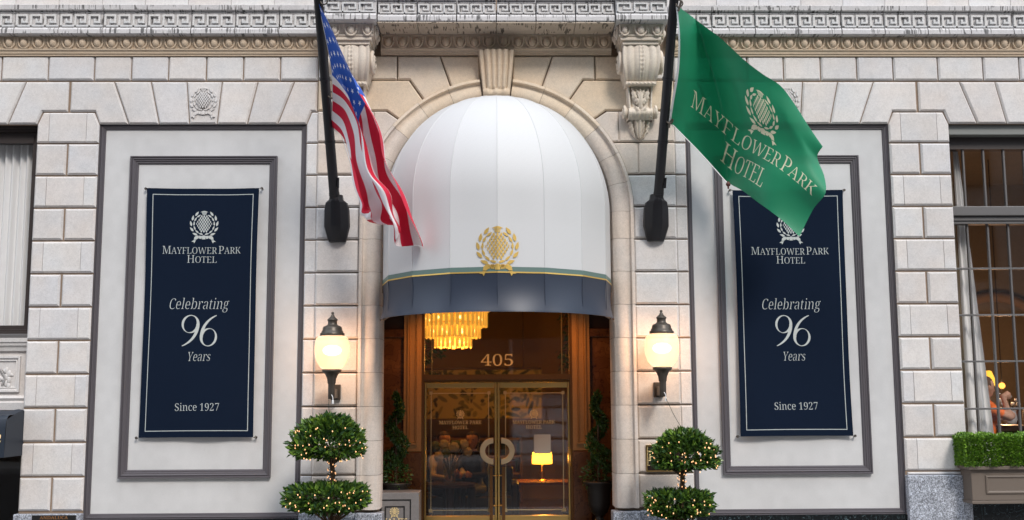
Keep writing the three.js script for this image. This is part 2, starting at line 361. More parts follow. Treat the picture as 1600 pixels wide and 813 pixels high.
for (const m of [-1, 1]) {
  const g = part('wall_panel', hotel), x0 = m < 0 ? -PX0 : 2.2, x1 = m < 0 ? -2.2 : PX0;
  mesh('plaster', box(x0 - .05, x1 + .05, .44, 5.0, -.2, 0), M.plaster, g);
  frameRing(x0 + .002, x1 - .002, .492, 4.97, mould(.062, .04), M.frame, g);
  const i0 = m < 0 ? -4.222 : 2.535;
  frameRing(i0, i0 + 1.687, .938, 4.594, mould(.092, .045), M.frame, g);
  mesh('plinth', box(x0 + .003, x1 - .003, 0, .488, -.2, .055), M.greenMarble, g);
}
// ------------------------------------------------------------------ cornice: Greek key, egg and dart
const keyGeo = (w, h, d) => {   // one fret: raised bands
  const t = h * .17, b = [];
  const B = (x0, x1, y0, y1) => b.push(box(x0 * w, x1 * w, y0 * h, y1 * h, -.004, d));
  const tw = t / w, th = .17;
  B(.02, .02 + tw, 0.0, 1); B(.02 + tw, .86, 1 - th, 1); B(.86 - tw, .86, .22, 1 - th); B(.40, .86 - tw, .22, .22 + th); B(.40, .40 + tw * .9, .22 + th, .60);
  B(.02 + tw, 1.02, -.12, .03);
  return merge(b);
};
const eggGeo = (() => {
  const l = [], s = new THREE.SphereGeometry(1, 14, 10, 0, Math.PI); s.scale(.044, .058, .05); s.translate(0, -.002, 0); l.push(s);
  const U = []; for (let k = 0; k <= 12; k++) { const a = Math.PI * (1 + k / 12); U.push([.064 * Math.cos(a), .012 + .076 * Math.sin(a), .012]); }
  U.unshift([-.066, .066, .012]); U.push([.066, .066, .012]);
  l.push(tube(U, .0125, 22, 6));
  const d = new THREE.ConeGeometry(.013, .12, 4); d.rotateX(Math.PI); d.translate(.0835, .0, .012); l.push(d);
  return triUV(merge(l));
})();
function cornice(name, x0, x1, zk, zb, unit, blockW, eggZ, opts = {}) {
  const g = part(name, hotel), w = x1 - x0, n = Math.max(1, Math.round(w / blockW)), bw = w / n;
  const yb = opts.yb ?? 5.988, gap = opts.gap ?? .006;
  const back = opts.back ?? .03;
  for (let k = 0; k < n; k++) {
    const a = x0 + k * bw + gap, b = x0 + (k + 1) * bw - gap;
    // lower moulding, field, fillet, cap
    mesh('frieze_block', sweepX([[yb, back], [yb, zk + .03], [yb + .012, zk + .045], [yb + .06, zk + .045], [yb + .085, zk + .022], [yb + .1, zk + .006], [yb + .1, zk], [6.246, zk], [6.252, zk + .012], [6.262, zk + .012], [6.268, zk - .004], [6.278, zk + .02], [6.284, zk + .045], [6.338, zk + .05], [6.346, zk + .035], [6.346, back]], a, b), M.grime, g);
    const nk = Math.round(bw / unit), uw = (bw - .02) / nk;
    const kg = keyCache(uw, 6.236 - (yb + .115));
    for (let i = 0; i < nk; i++) { const q = mesh('greek_key', kg, M.keyStone, g); q.position.set(x0 + k * bw + .01 + i * uw, yb + .113, zk); }
  }
  if (opts.eggs !== false) {
    const yE = opts.yE ?? 5.918;
    mesh('moulding', sweepX([[yE - .145, .03], [yE - .145, eggZ - .02], [yE - .125, eggZ - .02], [yE - .122, eggZ - .008], [yE - .1, eggZ - .004], [yE - .085, eggZ + .012], [yE - .07, eggZ + .014], [yE - .066, eggZ - .004], [yE + .066, eggZ + .02], [yE + .072, eggZ + .03], [yb + .002, eggZ + .03], [yb + .002, .03]], x0, x1), M.eggs, g);
    const ne = Math.round(w / .168), ew = w / ne;
    for (let i = 0; i < ne; i++) { const q = mesh('egg_and_dart', eggGeo, M.eggs, g); q.position.set(x0 + (i + .5) * ew, yE, eggZ + .004); q.rotation.x = .12; }
  }
  return g;
}
const keyStore = {};
function keyCache(w, h) { const k = w.toFixed(4) + h.toFixed(4); return keyStore[k] ??= keyGeo(w, h, .028); }
cornice('cornice', -8.6, -2.01, .17, 0, .168, .507, .105);
cornice('cornice', 2.01, 8.6, .17, 0, .168, .507, .105);
// balcony front over the door and its two projecting end blocks
const balc = cornice('balcony_front', -1.345, 1.345, .52, 0, .1435, .43, .13, { yb: 6.02, yE: 5.925, back: .05 });
for (let k = 0; k < 6; k++) mesh('soffit_slab', box(-1.343 + k * .448 + .003, -1.343 + (k + 1) * .448 - .003, 6.006, 6.018, .17, .555), M.soffit, balc);
for (const m of [-1, 1]) {
  const x0 = m < 0 ? -1.94 : 1.35, x1 = x0 + .59;
  const g = cornice('balcony_end', x0, x1, .57, 0, .175, .59, .3, { yb: 6.018, eggs: false, back: .05, gap: .003 });
  // bed moulding of the end block
  const e0 = x0 + .045, e1 = x1 - .045;
  mesh('moulding', merge([sweepX([[5.875, .03], [5.875, .46], [5.885, .475], [5.9, .475], [5.91, .46], [5.99, .49], [6.015, .5], [6.015, .03]], e0, e1)]), M.corbel, g);
  mesh('abacus', merge([rbox(e0 + .02, e1 - .02, 5.838, 5.873, .04, .47, .006), rbox(e0 + .045, e1 - .045, 5.795, 5.836, .04, .44, .006)]), M.corbel, g);
  for (const dx of [-1, 0, 1]) {
    const q = mesh('egg_and_dart', eggGeo, M.corbel, g); q.position.set((x0 + x1) / 2 + dx * .185, 5.948, .478);
    if (dx) { q.scale.set(.8, .95, 1); }
  }
  for (const s of [-1, 1]) for (let k = 0; k < 2; k++) { const q = mesh('egg_and_dart', eggGeo, M.corbel, g); q.position.set(s < 0 ? e0 - .002 : e1 + .002, 5.945, .2 + k * .17); q.rotation.y = s * Math.PI / 2; }
}
// carved consoles under the end blocks
function corbel(cx) {
  const g = part('corbel', hotel);
  const up = surf(56, 36, (u, v) => {           // upper scroll, fluted
    const x = u * 2 - 1, y = 5.79 - v * .40, w = .215 - .035 * v, ax = Math.abs(x);
    let z = .30 + .16 * Math.sin(Math.PI * Math.pow(1 - v, .75) * .62 + .35) - .06 * v;
    z += .02 * Math.abs(Math.sin(x * Math.PI * 2.6)) - .012;
    if (ax < .11) z += .012 + .010 * Math.abs(Math.sin(v * 26));
    if (ax > .97) z = .06;
    return [cx - x * w * (1 + .12 * Math.sin(Math.PI * v)), y, z];
  });
  mesh('scroll', triUV(up), M.corbel, g);
  for (const s of [-1, 1]) {                     // volutes at the sides
    const pts = []; for (let k = 0; k <= 40; k++) { const a = k / 40 * Math.PI * 4.2, r = .135 * (1 - k / 46); pts.push([cx + s * (.235 + k * .0006), 5.62 + r * Math.cos(a), .27 + r * .95 * Math.sin(a)]); }
    mesh('volute', tube(pts, .022, 70, 6), M.corbel, g);
    const d = new THREE.SphereGeometry(.12, 16, 12); d.scale(.3, 1.1, 1); d.translate(cx + s * .21, 5.62, .27); mesh('volute', d, M.corbel, g);
    const p2 = []; for (let k = 0; k <= 30; k++) { const a = k / 30 * Math.PI * 3.4, r = .075 * (1 - k / 36); p2.push([cx + s * (.178 + k * .0006), 5.06 + r * Math.cos(a), .19 + r * Math.sin(a)]); }
    mesh('volute', tube(p2, .017, 50, 6), M.corbel, g);
    const e = new THREE.SphereGeometry(.07, 14, 10); e.scale(.4, 1, 1); e.translate(cx + s * .165, 5.06, .19); mesh('volute', e, M.corbel, g);
  }
  const band = rbox(cx - .175, cx + .175, 5.355, 5.395, .06, .335, .01); mesh('band', band, M.corbel, g);
  for (let k = -3; k <= 3; k++) { const b = new THREE.SphereGeometry(.018, 8, 6); b.translate(cx + k * .045, 5.372, .335); mesh('bead', b, M.corbel, g); }
  const neck = surf(30, 30, (u, v) => {
    const x = u * 2 - 1, y = 5.36 - v * .36, ax = Math.abs(x); let z = .235 - .03 * v + .03 * v * v;
    if (ax > .74) z += .022; else if (ax > .62) z -= .02;
    if (ax > .97) z = .06;
    return [cx - x * (.155 - .02 * v), y, z];
  });
  mesh('neck', triUV(neck), M.corbel, g);
  // acanthus leaves
  const leaf = (bx, by, ang, len, wid, z, curl = .03) => {
    const q = surf(10, 14, (u, v) => {
      const x = (u * 2 - 1), lob = 1 + .28 * Math.sin(v * 22); const w = wid * Math.sin(Math.PI * Math.pow(v, .7) * .96 + .1) * lob;
      const lx = x * w, ly = v * len, lz = z + curl * Math.sin(v * 2.6) + .014 * (1 - x * x) - .006 * Math.abs(Math.sin(x * 7));
      return [bx + lx * Math.cos(ang) - ly * Math.sin(ang), by + lx * Math.sin(ang) + ly * Math.cos(ang), lz];
    }); return q;
  };
  const L = [];
  for (let k = 0; k < 3; k++) for (const s of [-1, 1]) L.push(leaf(cx, 5.02 + k * .1, s * (-.55 + k * .06), .13, .03, .245 - k * .004));
  L.push(leaf(cx, 5.08, 0, .27, .035, .25));
  for (const s of [-1, 1]) L.push(leaf(cx + s * .05, 5.16, s * -.25, .19, .03, .24));
  mesh('acanthus_leaf', merge(L), M.corbel, g);
  const low = surf(30, 20, (u, v) => {          // lower roll
    const x = u * 2 - 1, y = 5.13 - v * .16; let z = .2 + .07 * Math.sin(Math.PI * v) + .012 * Math.abs(Math.sin(x * 9)); if (Math.abs(x) > .97) z = .06;
    return [cx - x * .15, y, z];
  });
  mesh('scroll', triUV(low), M.corbel, g);
  const pend = surf(26, 26, (u, v) => {          // pendant leaf
    const x = u * 2 - 1, w = .125 * Math.pow(Math.max(0, 1 - Math.pow(v, 2.2)), .6) * (1 + .07 * Math.sin(v * 24)) + .004, ax = Math.abs(x);
    let z = .09 + .12 * Math.sqrt(Math.max(0, 1 - ax * ax)) * (1 - .55 * v) - (ax > .45 && ax < .6 ? .035 : 0) + .012 * Math.cos(x * 16); if (ax > .98) z = .06;
    return [cx - x * w, 4.975 - v * .215, z];
  });
  mesh('pendant_leaf', triUV(pend), M.corbel, g);
}
corbel(-1.655); corbel(1.655);

// ------------------------------------------------------------------ emblem (pine cone in a wreath), unit width, as polygons
const EMB = (() => {
  const out = [];
  const leafP = (x, y, a, l, w) => { const q = []; for (let k = 0; k <= 6; k++) { const t = k / 6; q.push([t * l, w * Math.sin(Math.PI * Math.pow(t, .8))]); } for (let k = 5; k >= 1; k--) { const t = k / 6; q.push([t * l, -w * Math.sin(Math.PI * Math.pow(t, .8))]); } const c = Math.cos(a), s = Math.sin(a); return q.map(([p, r]) => [x + p * c - r * s, y + p * s + r * c]); };
  for (let j = -4; j <= 4; j++) for (let i = -4; i <= 4; i++) {
    const cx = (i + (j & 1 ? .5 : 0)) * .088, cy = j * .066; if ((cx / .265) ** 2 + (cy / .30) ** 2 > 1) continue;
    const k = Math.sqrt(1 - Math.min(.9, (cx / .3) ** 2)); out.push([[cx, cy - .05], [cx + .031 * k, cy - .006], [cx + .02 * k, cy + .034], [cx, cy + .048], [cx - .02 * k, cy + .034], [cx - .031 * k, cy - .006]]);
  }
  for (let k = -2; k <= 2; k++) out.push([[k * .024 - .009, .315], [k * .024 + .009, .315], [k * .038 + .013, .42], [k * .038 - .013, .42]]);
  { const q = []; for (let k = 0; k <= 8; k++) q.push([-.135 + .27 * k / 8, .415 + .045 * Math.sin(Math.PI * k / 8)]); for (let k = 8; k >= 0; k--) q.push([-.135 + .27 * k / 8, .41 + .012 * Math.sin(Math.PI * k / 8)]); out.push(q); }
  for (const s of [-1, 1]) {
    for (let k = 0; k < 6; k++) {
      const t = (-86 + k * 26) * D2R, x = .385 * Math.cos(t), y = -.02 + .385 * Math.sin(t), d = t + Math.PI / 2;
      for (const [o, l, w, r] of [[-.13, .20, .040, 1.13], [.20, .17, .028, .93]]) { const q = leafP(x * r, y * r, d + o, l, w); out.push(s > 0 ? q : q.map(([a, b]) => [-a, b]).reverse()); }
    }
    const F = (q) => out.push(s > 0 ? q : q.map(([a, b]) => [-a, b]).reverse());
    F([[.075, -.53], [.16, -.52], [.165, -.415], [.075, -.425]]);
    F([[.18, -.515], [.23, -.53], [.26, -.56], [.345, -.56], [.325, -.47], [.27, -.42], [.185, -.41]]);
    F([[.265, -.575], [.345, -.575], [.43, -.63], [.35, -.635], [.325, -.69]]);
  }
  out.push([[-.06, -.545], [.06, -.545], [.06, -.42], [0, -.40], [-.06, -.42]]);
  return out;
})();
function drawEmblem(c, x, y, s, color) { c.fillStyle = color; for (const p of EMB) { c.beginPath(); p.forEach(([a, b], i) => i ? c.lineTo(x + a * s, y - b * s) : c.moveTo(x + a * s, y - b * s)); c.closePath(); c.fill(); } }
// the emblem as a sheet, every point placed by fn(x, y); cut along x = 0 so that it can lie on two facets
function emblemGeo(s, fn) {
  const pos = []; const clip = (p, sg) => { const o = []; for (let i = 0; i < p.length; i++) { const a = p[i], b = p[(i + 1) % p.length], ia = a[0] * sg >= 0, ib = b[0] * sg >= 0; if (ia) o.push(a); if (ia !== ib) { const t = a[0] / (a[0] - b[0]); o.push([0, a[1] + (b[1] - a[1]) * t]); } } return o; };
  for (const p0 of EMB) for (const sg of [1, -1]) {
    const p = clip(p0, sg); if (p.length < 3) continue; const v = p.map((q) => new THREE.Vector2(...q)); const ar = THREE.ShapeUtils.area(v); if (Math.abs(ar) < 1e-7) continue; if (ar < 0) v.reverse();
    for (const t of THREE.ShapeUtils.triangulateShape(v, [])) for (const k of t) pos.push(...fn(v[k].x * s, v[k].y * s));
  }
  const g = new THREE.BufferGeometry(); g.setAttribute('position', new THREE.Float32BufferAttribute(pos, 3)); g.computeVertexNormals(); return g;
}
function emblemRelief(s) {
  const l = []; for (const p of EMB) { const sh = new THREE.Shape(p.map((q) => new THREE.Vector2(q[0] * s, q[1] * s))); const cy = p.reduce((a, q) => a + q[1], 0) / p.length, cx = p.reduce((a, q) => a + q[0], 0) / p.length, rr2 = (cx / .27) ** 2 + (cy / .31) ** 2; const g = new THREE.ExtrudeGeometry(sh, { depth: .004, bevelEnabled: true, bevelThickness: .012, bevelSize: .002, bevelSegments: 2, bevelOffset: -.001, curveSegments: 4 }); if (rr2 < 1) g.translate(0, 0, .06 * s / .32 * .36 * Math.sqrt(1 - rr2) + .002); l.push(g); }
  const c = new THREE.SphereGeometry(.26 * s, 20, 14, 0, Math.PI); c.scale(1, 1.14, .28); l.push(c.toNonIndexed());
  return triUV(merge(l));
}
const relief = emblemRelief(.32);
for (const [c, g] of [[-3.392, archL], [3.392, archR]]) { const q = mesh('carved_emblem', relief, stoneTones[0], g); q.position.set(c, 5.245, .076); }
// ------------------------------------------------------------------ windows
const font = await new FontLoader().loadAsync('fonts/droid/droid_serif_regular.typeface.json');
function textGeo(str, size, sx = 1, depth = 0) {
  const g = depth ? new THREE.ExtrudeGeometry(font.generateShapes(str, size), { depth, bevelEnabled: false, curveSegments: 6 }) : new THREE.ShapeGeometry(font.generateShapes(str, size), 6);
  g.computeBoundingBox(); const b = g.boundingBox; g.translate(-(b.min.x + b.max.x) / 2, 0, 0); g.scale(sx, 1, 1); return g;
}
{ // right: leaded sash over a flower box
  const g = part('window', hotel), z = -.15, fr = [];
  const x0 = PX1, x1 = WX;
  mesh('head', rbox(x0, x1, 4.845, 4.966, -.2, .0, .01), std({ color: C(.20, .21, .20), roughness: .5 }), g);
  mesh('head', box(x0, x1, 4.70, 4.846, -.24, -.12), M.winFrameDark, g);
  mesh('stile', box(x0, x0 + .035, .56, 4.845, -.24, -.06), M.winFrame, g); mesh('stile', box(x1 - .035, x1, .56, 4.845, -.24, -.06), M.winFrame, g);
  const yT0 = 3.80, yT1 = 4.005;
  mesh('transom', merge([rbox(x0, x1, yT0 + .09, yT1, -.22, -.05, .012), rbox(x0, x1, yT0 + .035, yT0 + .088, -.22, -.085, .008), rbox(x0, x1, yT0, yT0 + .034, -.22, -.1, .006)]), M.winFrame, g);
  const xs = []; for (let k = 0; k < 9; k++) xs.push(5.535 + .242 * k);
  const ys = [420, 492.6, 565, 639].map((y) => P(1545, y, z).y);
  for (const x of xs) { mesh('glazing_bar', rbox(x - .011, x + .011, yT1, 4.70, z - .03, z + .012, .004, 1), M.winFrame, g); mesh('glazing_bar', rbox(x - .011, x + .011, .9, yT0, z - .03, z + .012, .004, 1), M.winFrame, g); }
  for (const y of ys) mesh('glazing_bar', rbox(x0 + .035, x1 - .035, y - .011, y + .011, z - .028, z + .010, .004, 1), M.winFrame, g);
  const ex = [x0 + .035, ...xs, x1 - .035], ey = [yT0, ...ys, .9];
  const pane = (a, b, c, d) => { const q = new THREE.PlaneGeometry(b - a, d - c); q.translate((a + b) / 2, (c + d) / 2, z - .01); q.rotateY(0); mesh('pane', q, M.glass, g); };
  for (let i = 0; i + 1 < ex.length; i++) { pane(ex[i], ex[i + 1], yT1, 4.70); for (let j = 0; j + 1 < ey.length; j++) pane(ex[i], ex[i + 1], ey[j + 1], ey[j]); }
  mesh('sill', rbox(x0, x1, .62, .9, -.3, -.02, .01), M.winFrame, g);
  mesh('plinth', box(x0 + .003, x1 - .003, 0, .612, -.2, .055), M.greenMarble, g);
  // left: plain sash, carved spandrel, shop window under it
  const h = part('window', hotel), a0 = -WX, a1 = -PX1;
  frameRing(a0, a1, 2.545, 4.967, [[0, -.2], [0, -.02], [.03, -.02], [.035, -.06], [.06, -.06], [.065, -.1], [.11, -.1], [.115, -.2]], M.winFrameDark, h);
  mesh('head', box(a0 + .1, a1 - .1, 4.78, 4.87, -.2, -.09), M.winFrameDark, h);
  const gp = new THREE.PlaneGeometry(2.2, 2.2); gp.translate((a0 + a1) / 2, 3.72, -.15); mesh('pane', gp, M.glass, h);
  mesh('sill', rbox(a0, a1, 2.505, 2.55, -.25, .05, .008), M.winFrame, h);
  const sp = part('spandrel', hotel);
  mesh('ledge', sweepX([[2.36, -.2], [2.36, .0], [2.40, .01], [2.42, .03], [2.45, .035], [2.46, .05], [2.505, .055], [2.505, -.2]], a0, a1), stoneTones[1], sp);
  mesh('field', box(a0, a1, 1.7, 2.362, -.22, -.03), stoneTones[3], sp);
  mesh('ledge', sweepX([[1.70, -.2], [1.70, .02], [1.78, .03], [1.80, .01], [1.83, .03], [1.86, .0], [1.86, -.2]], a0, a1), stoneTones[1], sp);
  for (let k = 0; k < 2; k++) {
    const f1 = a1 - .09 - k * 1.13, f0 = f1 - 1.05;
    frameRing(f0, f1, 1.90, 2.30, [[0, -.05], [0, .0], [.02, .0], [.03, -.02], [.05, -.012], [.06, -.03]], stoneTones[0], sp, 'spandrel_frame');
    const L = []; const cx = (f0 + f1) / 2;
    for (const s of [-1, 1]) for (let i = 0; i < 6; i++) { const q = new THREE.SphereGeometry(.05, 8, 6); q.scale(1.5, .5, .35); q.rotateZ(s * (.7 - i * .25)); q.translate(cx + s * (.06 + i * .065), 2.08 + .05 * Math.sin(i * 1.4), -.03); L.push(q); const p = tube([[cx + s * .3, 2.16, -.02], [cx + s * .36, 2.05, -.012], [cx + s * .33, 1.98, -.02]], .013, 8, 5); L.push(p); const b = new THREE.SphereGeometry(.03, 8, 6); b.scale(.8, 1.4, .5); b.translate(cx + s * (.37 + .03 * (i % 2)), 2.14 - i * .035, -.025); L.push(b); }
    mesh('carved_ornament', merge(L), stoneTones[0], sp);
  }
  const w2 = part('shop_window', hotel);
  frameRing(a0, a1, .27, 1.70, [[0, -.25], [0, -.06], [.05, -.06], [.06, -.12], [.08, -.25]], M.winFrameDark, w2);
  const g2 = new THREE.PlaneGeometry(2.3, 1.36); g2.translate((a0 + a1) / 2, .98, -.16); mesh('pane', g2, M.glass, w2);
}
// rooms behind the windows
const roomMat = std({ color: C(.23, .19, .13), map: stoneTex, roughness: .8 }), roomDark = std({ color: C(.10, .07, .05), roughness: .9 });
function room(name, x0, x1, y0, y1, z0, z1, mat) {   // open to +z at z1
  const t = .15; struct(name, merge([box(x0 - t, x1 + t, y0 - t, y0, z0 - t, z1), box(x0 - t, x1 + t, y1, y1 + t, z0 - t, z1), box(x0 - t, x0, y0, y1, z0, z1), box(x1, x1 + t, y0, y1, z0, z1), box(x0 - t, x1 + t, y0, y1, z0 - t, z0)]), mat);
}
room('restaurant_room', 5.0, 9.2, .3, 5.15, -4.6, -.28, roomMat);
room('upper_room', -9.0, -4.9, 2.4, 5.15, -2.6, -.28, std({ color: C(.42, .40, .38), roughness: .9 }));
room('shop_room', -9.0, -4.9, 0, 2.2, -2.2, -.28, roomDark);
// arched niche on the restaurant wall
{ const q = new THREE.TorusGeometry(.85, .08, 8, 32, Math.PI); q.translate(7.85, 2.5, -4.55); struct('restaurant_arch', merge([q, box(6.93, 7.07, .3, 2.5, -4.6, -4.48), box(8.63, 8.77, .3, 2.5, -4.6, -4.48)]), std({ color: C(.26, .17, .085), roughness: .7 })); }

// ------------------------------------------------------------------ entrance: vestibule, doors, transom light
const DZ = -1.2;
{
  const v = part('vestibule', hotel);
  for (const m of [-1, 1]) {
    const s0 = m < 0 ? -1.62 : 1.50, s1 = m < 0 ? -1.50 : 1.62;
    mesh('side_wall', box(s0, s1, 0, 3.0, DZ - .1, -.28), M.marble, v);
    const q0 = m < 0 ? -1.5 : 1.155, q1 = m < 0 ? -1.155 : 1.5;
    mesh('marble_panel', box(q0, q1, .0, 2.62, DZ - .06, DZ - .005), M.marble, v);
    mesh('marble_panel', box(q0, q1, 2.625, 3.0, DZ - .06, DZ - .02), M.darkWood, v);
    mesh('marble_frieze', rbox(q0, q1, 2.56, 2.66, DZ - .02, DZ + .03, .01), M.marble, v);
    const p0 = m < 0 ? -1.153 : .935, p1 = m < 0 ? -.935 : 1.153;
    mesh('pilaster', box(p0, p1, 1.16, 3.0, DZ - .05, DZ + .04), M.honey, v);
    mesh('pilaster_base', rbox(p0 - .004, p1 + .004, 0, 1.15, DZ - .05, DZ + .06, .01), M.marble, v);
    frameRing(p0 + .045, p1 - .045, 1.24, 3.2, [[0, DZ + .03], [0, DZ + .055], [.015, DZ + .055], [.02, DZ + .044], [.03, DZ + .052], [.036, DZ + .03]], M.honey, v, 'pilaster_moulding');
  }
  mesh('ceiling', box(-1.62, 1.62, 3.0, 3.1, DZ - .1, .04), std({ color: C(.25, .19, .13), roughness: .8 }), v);
  const ty = new THREE.Shape(); ty.moveTo(-1.4, 3.1); ty.lineTo(1.4, 3.1); ty.lineTo(1.4, AY); ty.absarc(0, AY, 1.4, 0, Math.PI); ty.lineTo(-1.4, 3.1);
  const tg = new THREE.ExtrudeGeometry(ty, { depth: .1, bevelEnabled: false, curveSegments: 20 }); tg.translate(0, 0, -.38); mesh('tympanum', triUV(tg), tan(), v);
  mesh('floor', box(-1.62, 1.62, -.1, .012, DZ - .1, .1), M.greenMarble, v);
  for (const m of [-1, 1]) {   // recessed downlights in the porch ceiling
    const t = thing('porch_light', m < 0 ? 'round warm downlight in the porch ceiling over the valet stand' : 'round warm downlight in the porch ceiling away from the valet stand', 'lamp', [m * .62, 2.995, -.62], 'downlights in the porch ceiling');
    mesh('bezel', new THREE.TorusGeometry(.075, .012, 8, 24).rotateX(Math.PI / 2), M.brass, t);
    mesh('diffuser', new THREE.CylinderGeometry(.068, .068, .006, 24), std({ color: C(1, .8, .5), emissive: C(1, .55, .18), emissiveIntensity: 2 }), t);
    const l = new THREE.SpotLight(0xffa64c, 1.6, 0, 1.15, .7, 2); l.position.set(0, -.02, 0); l.target.position.set(m * .25, -2, -.55); l.castShadow = true; l.shadow.radius = 3; t.add(l, l.target);
  }
  const f = part('door_frame', hotel);
  mesh('jamb', box(-.935, -.9, 0, 3.0, DZ - .08, DZ + .03), M.darkBrass, f); mesh('jamb', box(.9, .935, 0, 3.0, DZ - .08, DZ + .03), M.darkBrass, f);
  mesh('transom_bar', merge([box(-.9, .9, 2.03, 2.095, DZ - .08, DZ + .045), box(-.9, .9, 2.005, 2.029, DZ - .08, DZ + .02)]), M.darkBrass, f);
  const tp = new THREE.PlaneGeometry(1.8, .9); tp.translate(0, 2.55, DZ - .02); mesh('pane', tp, M.doorGlass, f);
  const n = textGeo('405', .145, 1.25); n.translate(0, 2.205, DZ - .012); mesh('number', n, M.goldLeaf, f);
  for (const s of [-.81, .81]) mesh('glazing_strip', box(s - .004, s + .004, 2.1, 3.0, DZ - .018, DZ - .01), M.brass, f);
  for (const m of [-1, 1]) {
    const d = part('entrance_door', hotel), X = (a, b) => m < 0 ? [-b, -a] : [a, b];
    const fb = (a, b, c, e, z1 = .025) => { const [p, q] = X(a, b); return rbox(p, q, c, e, DZ - .04, DZ + z1, .006, 1); };
    mesh('door_stile', fb(.004, .032, .03, 1.998), M.brass, d); mesh('door_stile', fb(.875, .897, .03, 1.998), M.brass, d);
    mesh('door_rail', fb(.033, .874, 1.93, 1.998), M.brass, d); mesh('door_rail', fb(.033, .874, .03, .38), M.brass, d);
    const gp = new THREE.PlaneGeometry(.84, 1.55); gp.translate(m * .4535, 1.152, DZ - .01); mesh('pane', gp, M.doorGlass, d);
    // etched border line
    const [b0, b1] = X(.10, .82); frameRing(b0, b1, .44, 1.87, [[0, DZ - .006], [.009, DZ - .006]], std({ color: C(.45, .38, .22), roughness: .5 }), d, 'border_line');
    for (const bx of [b0, b1]) for (const by of [.44, 1.87]) mesh('border_corner', box(bx - .02, bx + .02, by - .02, by + .02, DZ - .007, DZ - .004), std({ color: C(.40, .33, .18), roughness: .5 }), d);
    // half-ring pull
    const hs = new THREE.Shape(); hs.absarc(0, 0, .152, -Math.PI / 2, Math.PI / 2, false); hs.absarc(0, 0, .100, Math.PI / 2, -Math.PI / 2, true);
    const hg = new THREE.ExtrudeGeometry(hs, { depth: .018, bevelEnabled: true, bevelSize: .008, bevelThickness: .008, bevelSegments: 2, curveSegments: 24 });
    if (m < 0) hg.rotateY(Math.PI); hg.translate(m * .055, 1.16, DZ + (m < 0 ? .075 : .055)); mesh('handle', hg, std({ color: C(.80, .66, .42), metalness: .6, roughness: .35 }), d);
    mesh('handle_mount', merge([box(...X(.045, .075), 1.27, 1.30, DZ + .02, DZ + .07), box(...X(.045, .075), .995, 1.025, DZ + .02, DZ + .07)]), M.brass, d);
    mesh('lock_rail', merge([box(...X(.056, .095), .1, .965, DZ + .01, DZ + .05)]), M.darkBrass, d);
    for (const y of [.86, .5, .2]) { const q = new THREE.TorusGeometry(.028, .006, 6, 16); q.rotateX(Math.PI / 2); q.translate(m * .032, y, DZ + .03); mesh('hinge_collar', q, M.brass, d); }
    const e = emblemGeo(.10, (x, y) => [m * .425 + x + .03 * m, 1.612 + y, DZ - .005]); const t1 = textGeo('MAYFLOWER PARK', .042, .95), t2 = textGeo('HOTEL', .042, 1); t1.translate(m * .455, 1.487, DZ - .005); t2.translate(m * .455, 1.425, DZ - .005);
    mesh('lettering', merge([e, t1, t2]), M.goldLeaf, d);
  }
  mesh('threshold', rbox(-.93, .93, .0, .028, DZ - .1, DZ + .1, .008), M.brass, f);
}
single('door_notice', box(.455, .66, 1.12, 1.355, DZ - .004, DZ - .002), std({ map: canvas(128, 148, (c, w, h) => { c.fillStyle = '#b9b5ae'; c.fillRect(0, 0, w, h); c.fillStyle = '#6a675f'; for (let k = 0; k < 11; k++) c.fillRect(12, 26 + k * 10, (k * 37) % 40 + 60, 2.5); }), roughness: .8 }), 'sheet of paper taped to the right glass door', 'notice');

// lobby
{
  const wl = std({ color: C(.26, .17, .075), roughness: .7 });
  const t = .15, x0 = -3.8, x1 = 3.8, y1 = 3.75, z0 = -7.5, z1 = DZ - .1;
  struct('lobby_floor', box(x0, x1, -.12, .01, z0, z1), std({ color: C(.17, .09, .045), roughness: .25 }));
  struct('lobby_ceiling', merge([box(x0 - t, x1 + t, y1, y1 + t, z0 - t, z1), box(x0, x1, 3.45, y1, -3.0, -2.75), box(x0, x1, 3.45, y1, -5.4, -5.15)]), std({ color: C(.40, .27, .14), roughness: .8 }));
  struct('lobby_wall', merge([box(x0 - t, x0, -.1, y1, z0, z1), box(x1, x1 + t, -.1, y1, z0, z1), box(x0 - t, x1 + t, -.1, y1, z0 - t, z0), box(x0 - t, -.95, -.1, y1, z1, z1 + .05), box(.95, x1 + t, -.1, y1, z1, z1 + .05), box(-.95, .95, 3.0, y1, z1, z1 + .05)]), wl);
}
